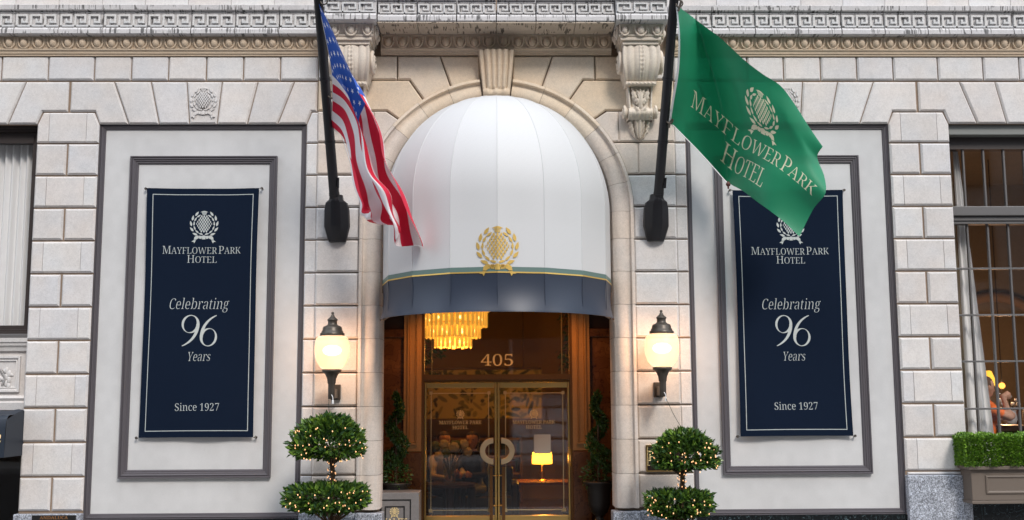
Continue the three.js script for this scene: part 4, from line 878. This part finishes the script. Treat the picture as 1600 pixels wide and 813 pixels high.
{
  const t = thing('bronze_plaque', 'dark bronze plaque with gold lettering on stone behind the topiary', 'plaque', [0, 0, 0]);
  mesh('plate', rbox(1.66, 2.05, .985, 1.27, .101, .118, .004, 1), std({ color: C(.03, .018, .015), roughness: .35, metalness: .4 }), t);
  frameRing(1.655, 2.055, .98, 1.275, [[0, .10], [0, .126], [.012, .126], [.016, .116]], M.brass, t, 'edge');
  frameRing(1.672, 1.95, 1.05, 1.262, [[0, .119], [.004, .119]], M.goldLeaf, t, 'border_line');
  mesh('lettering', (() => { const q = textGeo('PA', .11, .8); q.translate(1.76, 1.10, .12); return q; })(), M.goldLeaf, t);
  const s = thing('restaurant_sign', 'black sign with bronze lettering set in the granite pier base', 'sign', [0, 0, 0]);
  mesh('plate', box(-5.11, -4.63, .2, .553, .118, .128), M.black, s);
  const w = textGeo('ANDALUCA', .032, 1.25); w.translate(-4.87, .513, .1295); mesh('lettering', w, std({ color: C(.42, .20, .07), metalness: .3, roughness: .5 }), s);
}
// ------------------------------------------------------------------ navy shop awning at the far end
{
  const t = thing('shop_awning', 'small navy shop awning with gold emblem below the carved spandrel', 'awning', [0, 0, 0]);
  const x0 = -7.7, x1 = -5.275; const pr = [[1.70, -.02], [1.69, .12], [1.655, .32], [1.60, .5], [1.20, .52]];
  mesh('cover', surf(30, 16, (u, v) => { const p = lerpPts(pr, 1 - v); return [x0 + (x1 - x0) * u, p[0] + .012 * Math.sin(u * 60) * (v > .8 ? 1 : 0), p[1]]; }), phys({ color: C(.012, .02, .034), roughness: .55, side: THREE.DoubleSide }), t);
  for (const x of [x0, x1]) { const s = new THREE.Shape(pr.concat([[1.2, .0]]).map(([y, z]) => new THREE.Vector2(z, y))); const g = new THREE.ShapeGeometry(s); g.rotateY(-Math.PI / 2); g.translate(x, 0, 0); mesh('side', g, phys({ color: C(.012, .02, .034), roughness: .55, side: THREE.DoubleSide }), t); }
  mesh('emblem', emblemGeo(.3, (x, y) => [-5.385 + x - .08, 1.415 + y, .525]), M.goldLeaf, t);
}
// ------------------------------------------------------------------ flower box and hedge
{
  const t = thing('window_box', 'taupe panelled window box under the clipped box hedge', 'planter', [0, 0, 0]);
  const tp = std({ color: C(.145, .115, .092), roughness: .55 });
  mesh('case', merge([rbox(5.20, 7.7, .66, .995, .06, .34, .008), rbox(5.165, 7.74, .995, 1.035, .02, .385, .008), rbox(5.19, 7.71, .625, .66, .05, .35, .006)]), tp, t);
  for (const [a, b] of [[5.355, 6.4], [6.52, 7.6]]) frameRing(a, b, .735, .93, [[0, .335], [0, .352], [.012, .356], [.02, .348], [.03, .342]], tp, t, 'panel_moulding');
  const h = thing('box_hedge', 'bright green clipped box hedge in the window box', 'hedge', [0, 0, 0]);
  const mats = leafMats([[.15, .30, .025], [.22, .40, .035], [.08, .18, .02]]), ls = [[], [], []], v = new THREE.Vector3(), n = new THREE.Vector3();
  for (let i = 0; i < 30000; i++) {
    const u = rnd(), f = rnd(), d = (i % 3 ? Math.pow(rnd(), 3) * .06 : rnd() * .26); const bump = .02 * Math.sin(u * 70) + .015 * Math.sin(u * 23 + f * 9);
    const x = 5.155 + u * 2.5; if (f < .6) { v.set(x, 1.03 + rnd() * .325, .39 + bump - d); n.set(rr(-.7, .7), rr(-.3, 1), 1); } else if (f < .92) { v.set(x, 1.355 + bump * .8 - d, .06 + rnd() * .34); n.set(rr(-.7, .7), 1, rr(-.6, .7)); } else { v.set(5.15 + d, 1.03 + rnd() * .32, .06 + rnd() * .33); n.set(-1, rr(-.2, .8), rr(-.6, .6)); }
    n.normalize(); leafQuad(ls[Math.floor(rnd() * 3)], v.clone(), n.clone(), rr(.022, .036), rr(.007, .011));
  }
  ls.forEach((l, i) => mesh('foliage', leafGeo(l), mats[i], h));
  { const tw = []; for (let k = 0; k < 150; k++) { const x = 5.22 + rnd() * 2.38, z = .12 + rnd() * .2; tw.push(rod([x, 1.0, z], [x + rr(-.07, .07), 1.27 + rnd() * .05, z + rr(-.06, .06)], .006, .003, 5)); } mesh('stems', merge(tw), M.bark, h); }
}
// ------------------------------------------------------------------ behind the windows
function curtain(name, x0, x1, y0, y1, z, folds, mat, label, taper = 0) {
  single(name, surf(Math.round(folds * 10), 12, (u, v) => { const x = x0 + (x1 - x0) * u + taper * (1 - v) * u; return [x, y0 + (y1 - y0) * v, z + .03 * Math.sin(u * folds * 6.283) + .012 * Math.sin(u * folds * 2.6 + v * 2)]; }), mat, label, 'curtain');
}
curtain('sheer_curtain', -7.6, -5.36, 2.5, 4.85, -.27, 26, M.sheer, 'white sheer curtain behind the window without glazing bars');
curtain('drape', 5.30, 5.50, .9, 4.8, -.40, 3, M.drape, 'beige drape at the edge of the barred window', .03);
curtain('sheer_curtain', 5.50, 5.56, .9, 4.8, -.36, 2, M.drapeWhite, 'narrow white curtain beside the beige drape', .28);
{ // restaurant lights, shelf, bottles
  const p = P(1566, 603, -2.5), t = thing('pendant_light', 'small glowing orange pendant light inside the barred window', 'lamp', [p.x, p.y, p.z]);
  mesh('bulb', new THREE.SphereGeometry(.042, 16, 12), std({ color: C(1, .5, .15), emissive: C(1, .42, .07), emissiveIntensity: 1.4 }), t); mesh('cord', rod([0, .05, 0], [0, 5.1 - p.y, 0], .006), M.black, t);
  const l = new THREE.PointLight(0xffc08a, 2.6, 0, 2); l.castShadow = true; t.add(l);
  const q = P(1549, 594, -1.6), s = thing('wall_light', 'yellow cone lamp shade behind the diner in orange', 'lamp', [q.x - .03, q.y, q.z]);
  mesh('shade', lathe([[.02, .12], [.04, .11], [.11, -.08]], 24), std({ color: C(1, .6, .1), emissive: C(1, .5, .03), emissiveIntensity: .5, side: THREE.DoubleSide }), s);
  mesh('stem', rod([0, -.9, 0], [0, .12, 0], .012), M.brass, s);
  const b = thing('bar_shelf', 'dark wooden bar counter inside the barred window', 'counter', [0, 0, 0]);
  const c = P(1585, 667, -2.2); mesh('top', box(c.x - .35, 9.1, c.y - .05, c.y, -2.5, -1.95), M.darkWood, b); mesh('front', box(c.x - .3, 9.1, .3, c.y - .05, -2.45, -2.05), M.darkWood, b);
  const gm = [std({ color: C(.02, .03, .015), roughness: .1 }), std({ color: C(.10, .03, .01), roughness: .1 }), std({ color: C(.25, .25, .24), roughness: .1 })];
  for (let k = 0; k < 9; k++) { const o = thing('bottle', ['dark green bottle', 'amber bottle', 'clear bottle'][k % 3] + ' standing on the bar counter', 'bottle', [c.x - .12 + k * .13, c.y, -2.15 + .06 * (k % 2)], 'bottles on the bar counter'); mesh('body', lathe([[0, 0], [.036, 0], [.036, .17], [.03, .2], [.013, .23], [.013, .3], [0, .3]].map(([r, y]) => [r, y * (.8 + .12 * (k % 4))]), 16), gm[k % 3], o); mesh('cap', rod([0, .24 * (.8 + .12 * (k % 4)), 0], [0, .305 * (.8 + .12 * (k % 4)), 0], .015), M.black, o); }
  const v = P(1592, 640, -1.7), f = thing('flower_vase', 'white vase with pale blossoms on the bar counter', 'vase', [v.x + .05, c.y, -2.05]);
  mesh('vase', lathe([[0, 0], [.06, 0], [.09, .1], [.075, .2], [.085, .22]], 20), M.white, f); for (let k = 0; k < 7; k++) { const a = k * .9, x = .12 * Math.cos(a), z = .08 * Math.sin(a), y = .3 + .05 * (k % 3); mesh('stem', tube([[0, .18, 0], [x * .6, y - .06, z * .6], [x, y, z]], .005, 8, 4), M.wire, f); mesh('blossom', new THREE.IcosahedronGeometry(.028, 1).translate(x, y, z), M.white, f); }
}
// ------------------------------------------------------------------ people
function body(bones, res = 72, size = .75, center = [0, 0, 0]) {   // bones: [a, b, ra, rb, colour]; smooth union meshed
  const mc = new MarchingCubes(res, new THREE.MeshBasicMaterial(), false, false, 90000); mc.isolation = 0; mc.reset(); const N = res, f = mc.field;
  const seg = bones.map(([a, b, ra, rb, c]) => ({ a, d: [b[0] - a[0], b[1] - a[1], b[2] - a[2]], ra, rb, c }));
  const dist = (s, x, y, z) => { const px = x - s.a[0], py = y - s.a[1], pz = z - s.a[2], l2 = s.d[0] ** 2 + s.d[1] ** 2 + s.d[2] ** 2; const t = l2 ? Math.max(0, Math.min(1, (px * s.d[0] + py * s.d[1] + pz * s.d[2]) / l2)) : 0; return Math.hypot(px - t * s.d[0], py - t * s.d[1], pz - t * s.d[2]) - (s.ra + (s.rb - s.ra) * t); };
  const K = .025;
  for (let k = 0; k < N; k++) for (let j = 0; j < N; j++) for (let i = 0; i < N; i++) {
    const x = center[0] + (i - N / 2) / (N / 2) * size, y = center[1] + (j - N / 2) / (N / 2) * size, z = center[2] + (k - N / 2) / (N / 2) * size; let d = 9;
    for (const s of seg) { const e = dist(s, x, y, z), h = Math.max(0, K - Math.abs(d - e)) / K; d = Math.min(d, e) - h * h * K / 4; }
    f[i + j * N + k * N * N] = -d;
  }
  mc.update(); const n = mc.count, pos = new Float32Array(mc.positionArray.slice(0, n * 3)), col = new Float32Array(n * 3);
  for (let i = 0; i < n; i++) {
    for (let m = 0; m < 3; m++) pos[i * 3 + m] = center[m] + pos[i * 3 + m] * size; let best = 9, c = seg[0].c;
    for (const s of seg) { const e = dist(s, pos[i * 3], pos[i * 3 + 1], pos[i * 3 + 2]); if (e < best) { best = e; c = s.c; } } col.set(c, i * 3);
  }
  let g = new THREE.BufferGeometry(); g.setAttribute('position', new THREE.BufferAttribute(pos, 3)); g.setAttribute('color', new THREE.BufferAttribute(col, 3)); g = mergeVertices(g, 1e-4); g.computeVertexNormals(); return g;
}
const skin = [.50, .27, .18], hairC = [.035, .02, .014];
const bodyMat = std({ vertexColors: true, roughness: .75 });
// seated figure facing +x; origin at the seat; hands: [[x, y, z], ...] targets
function seated(name, label, pos, turn, o) {
  const S = o.shirt, T = o.trousers, t = thing(name, label, 'person', pos); t.rotation.y = turn;
  const sh = .50, bones = [[[0, .04, 0], [.02, .22, 0], .135, .13, S], [[.02, .22, 0], [.03, .42, 0], .13, .15, S], [[.03, .44, -.13], [.03, .44, .13], .075, .075, S], [[.03, .50, 0], [.045, .60, 0], .052, .05, skin],
    [[.06, .70, 0], [.065, .745, 0], .082, .09, skin], [[.09, .645, 0], [.085, .70, 0], .052, .07, skin], [[.148, .695, 0], [.163, .675, 0], .012, .015, skin], [[.05, .70, -.085], [.05, .72, -.085], .016, .02, skin], [[.05, .70, .085], [.05, .72, .085], .016, .02, skin],
    [[0, .02, -.09], [.42, .04, -.11], .095, .065, T], [[0, .02, .09], [.42, .04, .11], .095, .065, T], [[.42, .04, -.11], [.40, -.36, -.11], .062, .045, T], [[.42, .04, .11], [.40, -.36, .11], .062, .045, T], [[.39, -.40, -.11], [.53, -.42, -.11], .042, .03, [.01, .01, .01]], [[.39, -.40, .11], [.53, -.42, .11], .042, .03, [.01, .01, .01]]];
  o.hands.forEach(([e, h], i) => {
    const z = i ? .17 : -.17; bones.push([[.03, .44, z], [e[0] * .45 + .03 * .55, e[1] * .45 + .44 * .55, e[2] * .45 + z * .55], .062, .056, S], [[e[0] * .45 + .03 * .55, e[1] * .45 + .44 * .55, e[2] * .45 + z * .55], e, o.short ? .046 : .05, .042, o.short ? skin : S], [e, h, .042, .028, o.short ? skin : S], [h, [h[0] + .05, h[1] + .02, h[2]], .03, .034, skin]);
    for (let k = 0; k < 4; k++) bones.push([[h[0] + .06, h[1] + .035 - k * .02, h[2] + .01], [h[0] + .105 - .005 * Math.abs(k - 1), h[1] + .04 - k * .02, h[2] - .02 * (i ? 1 : -1)], .0105, .009, skin]); bones.push([[h[0] + .03, h[1] + .03, h[2]], [h[0] + .07, h[1] + .065, h[2] - .02 * (i ? 1 : -1)], .012, .01, skin]);
  });
  mesh('body', body(bones, 84, .72, [.12, .18, 0]), bodyMat, t);
  const hair = new THREE.SphereGeometry(1, 24, 18); const p = hair.attributes.position; for (let i = 0; i < p.count; i++) { const x = p.getX(i), y = p.getY(i), z = p.getZ(i), k = (x > .35 && y < .45) ? .78 : 1 + .03 * Math.sin(y * 20 + z * 13); p.setXYZ(i, .05 + x * .104 * k, .745 + y * (y < 0 ? o.hairLen ?? .10 : .105) * k, z * .098 * k); } hair.computeVertexNormals();
  mesh('hair', hair, std({ color: C(...(o.hair ?? hairC)), roughness: .8 }), t);
  for (const z of [-.036, .036]) { mesh('eye', new THREE.SphereGeometry(.011, 10, 8).translate(.146, .728, z), M.black, t); }
  mesh('mouth', rbox(.137, .146, .655, .663, -.022, .022, .003, 1), std({ color: C(.35, .12, .10), roughness: .6 }), t);
  return t;
}
{
  const h = P(1546, 604, -.75); const y0 = h.y - .725;
  seated('person', 'person in orange shirt drinking from a wine glass behind the barred window', [h.x - .10, y0, -.75], .1, { shirt: [.80, .15, .015], trousers: [.02, .02, .03], short: true, hair: [.10, .05, .03], hands: [[[.24, .30, -.20], [.36, .36, -.10]], [[.20, .36, .24], [.235, .60, .07]]] });
  const g = thing('wine_glass', 'wine glass held to the mouth of the diner in orange', 'glass', [h.x - .10 + .24, y0 + .60, -.70]); mesh('bowl', lathe([[.004, -.09], [.03, -.088], [.005, -.08], [.004, .0], [.028, .02], [.04, .06], [.033, .11]], 24), phys({ color: C(1, 1, 1), transmission: 1, thickness: 0, roughness: 0, side: THREE.DoubleSide }), g); g.rotation.z = .5;
  const tb = thing('dining_table', 'small dining table of the diner in orange', 'table', [h.x + .35, 0, -.75]); mesh('top', new THREE.CylinderGeometry(.36, .36, .04, 32).translate(0, y0 + .24, 0), M.darkWood, tb); mesh('leg', rod([0, .3, 0], [0, y0 + .22, 0], .04), M.darkWood, tb); mesh('foot', new THREE.CylinderGeometry(.05, .24, .05, 24).translate(0, .325, 0), M.darkWood, tb);
  const ch = thing('dining_chair', 'dark dining chair of the diner in orange', 'chair', [h.x - .10, 0, -.75]); mesh('seat', rbox(-.2, .24, y0 - .14, y0 - .09, -.22, .22, .02), M.darkWood, ch); mesh('backrest', rbox(-.24, -.2, y0 - .1, y0 + .35, -.2, .2, .02), M.darkWood, ch); for (const [x, z] of [[-.2, -.2], [-.2, .2], [.2, -.2], [.2, .2]]) mesh('leg', rod([x, .3, z], [x, y0 - .12, z], .02), M.darkWood, ch);
}
// ------------------------------------------------------------------ lobby
{
  const cz = -3.6, c0 = P(708, 500, cz), t = thing('chandelier', 'tiered crystal chandelier glowing amber above the lobby', 'chandelier', [c0.x, 0, cz]);
  const cr = phys({ color: C(1, .75, .35), roughness: .15, emissive: C(1, .46, .05), emissiveIntensity: .30 });
  const hot = std({ color: C(1, .8, .4), emissive: C(1, .62, .2), emissiveIntensity: 2 });
  const yb = P(700, 535, cz).y;
  for (const [r, y, h, n] of [[.50, yb + .22, .24, 40], [.40, yb + .06, .22, 34], [.27, yb - .08, .16, 24], [.56, yb + .46, .24, 44]]) {
    mesh('tier_ring', new THREE.TorusGeometry(r, .012, 6, 40).rotateX(Math.PI / 2).translate(0, y + h, 0), M.brass, t);
    const g = rbox(-.026, .026, 0, h, -.008, .008, .004, 1); for (let k = 0; k < n; k++) { const a = k / n * 6.283, q = mesh('crystal', g, cr, t); q.position.set(Math.cos(a) * r, y + .01 * Math.sin(k * 2.4), Math.sin(a) * r); q.rotation.y = Math.PI / 2 - a; }
    for (let k = 0; k < 8; k++) { const a = k / 8 * 6.283 + r; mesh('candle_bulb', new THREE.SphereGeometry(.022, 10, 8).translate(Math.cos(a) * (r - .07), y + h * .5, Math.sin(a) * (r - .07)), hot, t); }
  }
  mesh('stem', rod([0, yb, 0], [0, 3.74, 0], .02), M.brass, t);
  const l = new THREE.PointLight(0xffa84a, 1.4, 0, 2); l.position.set(0, yb - .2, 0); l.castShadow = true; l.shadow.radius = 8; t.add(l);
  // table lamp on a desk
  const lp = P(847, 716, -4.6), d = thing('lobby_desk', 'wooden desk under the yellow table lamp in the lobby', 'desk', [0, 0, 0]);
  mesh('top', box(lp.x - .75, lp.x + .75, .50, .54, -4.95, -4.3), M.wood, d); for (const x of [-.7, .7]) for (const z of [-4.9, -4.35]) mesh('leg', box(lp.x + x - .03, lp.x + x + .03, .01, .5, z - .03, z + .03), M.wood, d);
  const tl = thing('table_lamp', 'lit yellow drum table lamp on the lobby desk', 'lamp', [lp.x, .54, -4.6]);
  mesh('base', lathe([[0, 0], [.08, 0], [.08, .015], [.03, .03], [.05, .1], [.015, .16], [.012, lp.y - .60]], 20), M.brass, tl);
  mesh('shade', lathe([[.155, lp.y - .54 - .085], [.15, lp.y - .54 + .085]], 32), phys({ color: C(1, .75, .3), emissive: C(1, .56, .06), emissiveIntensity: .6, transmission: .4, thickness: 0, roughness: 1, side: THREE.DoubleSide }), tl);
  const l2 = new THREE.PointLight(0xffb347, .7, 0, 2); l2.position.set(0, lp.y - .54, 0); l2.castShadow = true; tl.add(l2);
  // bookcase
  const b0 = P(722, 688, -7), b1 = P(772, 735, -7), bc = thing('bookcase', 'low wooden bookcase with two rows of books in the lobby', 'bookcase', [0, 0, -7.2]);
  const bx0 = b0.x - .5, bx1 = b1.x + .5; mesh('carcass', merge([box(bx0, bx0 + .04, 0.01, b0.y + .04, -.15, .2), box(bx1 - .04, bx1, .01, b0.y + .04, -.15, .2), box(bx0, bx1, .01, b0.y + .04, -.2, -.15)]), M.wood, bc);
  for (let r = 0; r < 4; r++) mesh('shelf', box(bx0 + .041, bx1 - .041, b0.y - r * .30, b0.y - r * .30 + .03, -.149, .19), std({ color: C(.5, .26, .09), roughness: .5 }), bc);
  const bm = [[.10, .03, .02], [.02, .03, .06], [.3, .24, .14], [.03, .05, .03], [.2, .08, .03]].map((c) => std({ color: C(...c), roughness: .7 }));
  for (let r = 1; r < 3; r++) { let x = bx0 + .06; while (x < bx1 - .1) { const w = rr(.025, .05), h = rr(.17, .24), k = Math.floor(rnd() * 5); const bk = single('book', rbox(x, x + w, 0, h, 0, .16, .004, 1), bm[k], ['dark red', 'navy', 'cream', 'dark green', 'tan'][k] + ' book standing on the lobby bookcase', 'book', 'books on the lobby bookcase'); bk.position.set(0, b0.y - r * .30 + .031, -7.18); x += w + .004; } }
  // flowers on a round table
  const f = P(703, 700, -2.9), ft = thing('round_table', 'dark round table carrying the lobby flowers', 'table', [f.x, 0, -2.9]); mesh('top', new THREE.CylinderGeometry(.36, .36, .035, 32).translate(0, .62, 0), M.darkWood, ft); mesh('leg', lathe([[.2, .01], [.2, .04], [.05, .1], [.06, .6]], 20), M.darkWood, ft);
  const fv = thing('flower_arrangement', 'glass vase of cream hydrangeas on the lobby table', 'flowers', [f.x, .64, -2.9]);
  mesh('vase', lathe([[0, 0], [.07, 0], [.08, .1], [.1, .3]], 24), phys({ color: C(.9, .95, .95), transmission: .9, roughness: .05, thickness: 0 }), fv);
  for (let k = 0; k < 15; k++) { const a = k * 2.4, r = .06 + .2 * Math.sqrt(k / 15), y = .56 - r * .5 + rr(-.06, .08); const g = new THREE.IcosahedronGeometry(.068, 2), p = g.attributes.position; for (let i = 0; i < p.count; i++) { const s = 1 + .16 * Math.sin(p.getX(i) * 190) * Math.sin(p.getY(i) * 170 + k); p.setXYZ(i, p.getX(i) * s, p.getY(i) * s, p.getZ(i) * s); } g.computeVertexNormals(); g.translate(Math.cos(a) * r, y, Math.sin(a) * r); mesh('blossom', g, k % 3 ? std({ color: C(.55, .48, .26), roughness: .9 }) : std({ color: C(.12, .16, .06), roughness: .9 }), fv); mesh('stem', tube([[0, .05, 0], [Math.cos(a) * r * .4, .3, Math.sin(a) * r * .4], [Math.cos(a) * r, y, Math.sin(a) * r]], .006, 8, 4), M.wire, fv); }
  // tapestry with leaves
  const tp = canvas(512, 200, (c, w, h) => { c.fillStyle = '#8f7f48'; c.fillRect(0, 0, w, h); for (let k = 0; k < 150; k++) { c.fillStyle = ['#3c4122', '#2b2f1c', '#59562a', '#6b6236'][k % 4]; c.save(); c.translate(rnd() * w, rnd() * h); c.rotate(rnd() * 6); c.beginPath(); c.ellipse(0, 0, 8 + rnd() * 22, 3 + rnd() * 6, 0, 0, 7); c.fill(); c.restore(); } });
  const tq = P(664, 598, -5.6), tr = P(818, 654, -5.6), tt = thing('tapestry', 'leaf patterned tapestry hanging high in the lobby', 'tapestry', [0, 0, -5.6]); const tg = new THREE.PlaneGeometry(tr.x - tq.x + .6, tq.y - tr.y + .2); tg.translate((tq.x + tr.x) / 2, (tq.y + tr.y) / 2 + .1, .012); mesh('cloth', tg, std({ map: tp, roughness: .9, side: THREE.DoubleSide }), tt); mesh('hanging_rail', rod([tq.x - .3, tq.y + .22, 0], [tr.x + .3, tq.y + .22, 0], .02), M.darkWood, tt); mesh('hanging_rod', merge([rod([tq.x, tq.y + .2, 0], [tq.x, 3.5, 0], .008), rod([tr.x, tq.y + .2, 0], [tr.x, 3.5, 0], .008)]), M.darkWood, tt);
  // sofa and seated guests
  const sf = P(700, 770, -3.6), so = thing('lobby_sofa', 'dark lobby sofa under the seated guests', 'sofa', [0, 0, -3.75]);
  mesh('seat', rbox(-1.6, .25, .12, .42, -.42, .35, .04), M.black, so); mesh('backrest', rbox(-1.6, .25, .3, .80, -.5, -.38, .04), M.black, so); for (const x of [-1.66, .2]) mesh('armrest', rbox(x, x + .12, .1, .6, -.45, .36, .04), M.black, so); for (const x of [-1.5, .12]) for (const z of [-.35, .25]) mesh('leg', rod([x, .01, z], [x, .13, z], .025), M.darkWood, so);
  const g1 = P(690, 738, -3.5), g2 = P(735, 720, -3.5);
  seated('person', 'person in pale shirt seated on the lobby sofa', [g1.x, .48, -3.68], -1.1, { shirt: [.55, .50, .38], trousers: [.03, .03, .04], hands: [[[.22, .24, -.24], [.40, .22, -.08]], [[.22, .22, .24], [.40, .2, .10]]] });
  seated('person', 'person in dark jacket seated on the lobby sofa', [g2.x + .05, .48, -3.68], -1.9, { shirt: [.02, .018, .02], trousers: [.02, .02, .025], hair: [.02, .012, .01], hairLen: .17, hands: [[[.22, .24, -.24], [.40, .24, -.08]], [[.22, .22, .24], [.40, .26, .10]]] });
  // indoor trees flanking the door
  for (const m of [-1, 1]) {
    const x = m * 1.02, z = -1.72, it = thing('indoor_tree', m < 0 ? 'dark leafy indoor tree overlapping the chandelier behind the transom' : 'dark leafy indoor tree on the lamp side behind the transom', 'tree', [x, 0, z], 'indoor trees behind the doors');
    mesh('trunk', tube([[0, .3, 0], [m * -.03, 1.5, 0], [m * .02, 2.3, 0], [0, 3.1, 0]], .022, 20, 7), M.bark, it); const L = [], v = new THREE.Vector3(), n = new THREE.Vector3(), br = [];
    for (let b = 0; b < 22; b++) { const a = rnd() * 6.283, y = 2.02 + rnd() * 1.1, r = rr(.15, m < 0 ? .36 : .24); const e = [Math.cos(a) * r, y + rr(-.12, .05), Math.sin(a) * r * .8]; br.push(tube([[0, y - .06, 0], [e[0] * .5, y + .05, e[2] * .5], e], .004, 8, 4)); for (let k = 0; k < 16; k++) { const f = .3 + .7 * rnd(); v.set(e[0] * f + rr(-.04, .04), y + (e[1] - y) * f + rr(-.05, .04), e[2] * f + rr(-.04, .04)); n.set(rr(-1, 1) + e[0] * 2, rr(-1.3, .1), rr(-1, 1)).normalize(); leafQuad(L, v.clone(), n.clone(), rr(.05, .085), rr(.014, .022)); } }
    mesh('branches', merge(br), M.bark, it); mesh('foliage', leafGeo(L), darkLeaf[0], it);
    const pt = thing('indoor_pot', m < 0 ? 'dark pot of the indoor tree on the sofa side' : 'dark pot of the indoor tree on the lamp side', 'pot', [x, 0, z], 'pots of the indoor trees'); mesh('pot', lathe([[0, .01], [.15, .01], [.2, .36], [.21, .37], [.19, .37], [.18, .33], [0, .33]], 24), M.black, pt);
  }
}
// ------------------------------------------------------------------ the stone front across the street, mirrored in the glass
{
  const o = thing('opposite_building', 'grey stone building across the street facing the hotel door', 'building', [0, 0, 20.5]);
  const gm = std({ color: C(.60, .585, .59), map: stoneTex, roughness: .9 }), jm = std({ color: C(.06, .05, .05), roughness: .95 });
  mesh('wall', box(.55, 32, 0, 14, .12, 8), std({ color: C(.40, .38, .37), map: stoneTex, roughness: .9 }), o);
  mesh('base_wall', box(.56, 31.9, 0, 2.05, .06, .119), jm, o);
  for (let r = 0; r < 4; r++) for (let k = 0; k < 14; k++) { const x = .57 + k * 1.1 - (r % 2) * .5, a = Math.max(.57, x); mesh('stone', block(rect(-(a + .02), -(x + 1.08), r * .5 + .04, r * .5 + .47), 0, .1, .03).rotateY(Math.PI).translate(0, 0, .06), gm, o); }
  mesh('shop_front_canopy', sweepX([[2.08, .1], [2.06, -.5], [3.0, -.4], [4.4, .1]], .6, 31), std({ color: C(.02, .017, .016), roughness: .8 }), o);
  for (let k = 0; k < 7; k++) for (let r = 0; r < 3; r++) mesh('window', box(2 + k * 4, 3.6 + k * 4, 5.4 + r * 2.9, 7.4 + r * 2.9, .0, .117), M.winFrameDark, o);
  const b = thing('dark_building', 'dark brick building across the street beside the grey stone one', 'building', [0, 0, 24]);
  mesh('wall', box(-32, .5, 0, 22, 0, 8), std({ color: C(.10, .065, .05), map: stoneTex, roughness: .9 }), b);
  for (let k = 0; k < 7; k++) for (let r = 0; r < 3; r++) mesh('window', box(-4 - k * 4, -2.4 - k * 4, 1.2 + r * 3.4, 3.4 + r * 3.4, -.06, -.004), M.winFrameDark, b);
}
renderer.render(scene, camera);
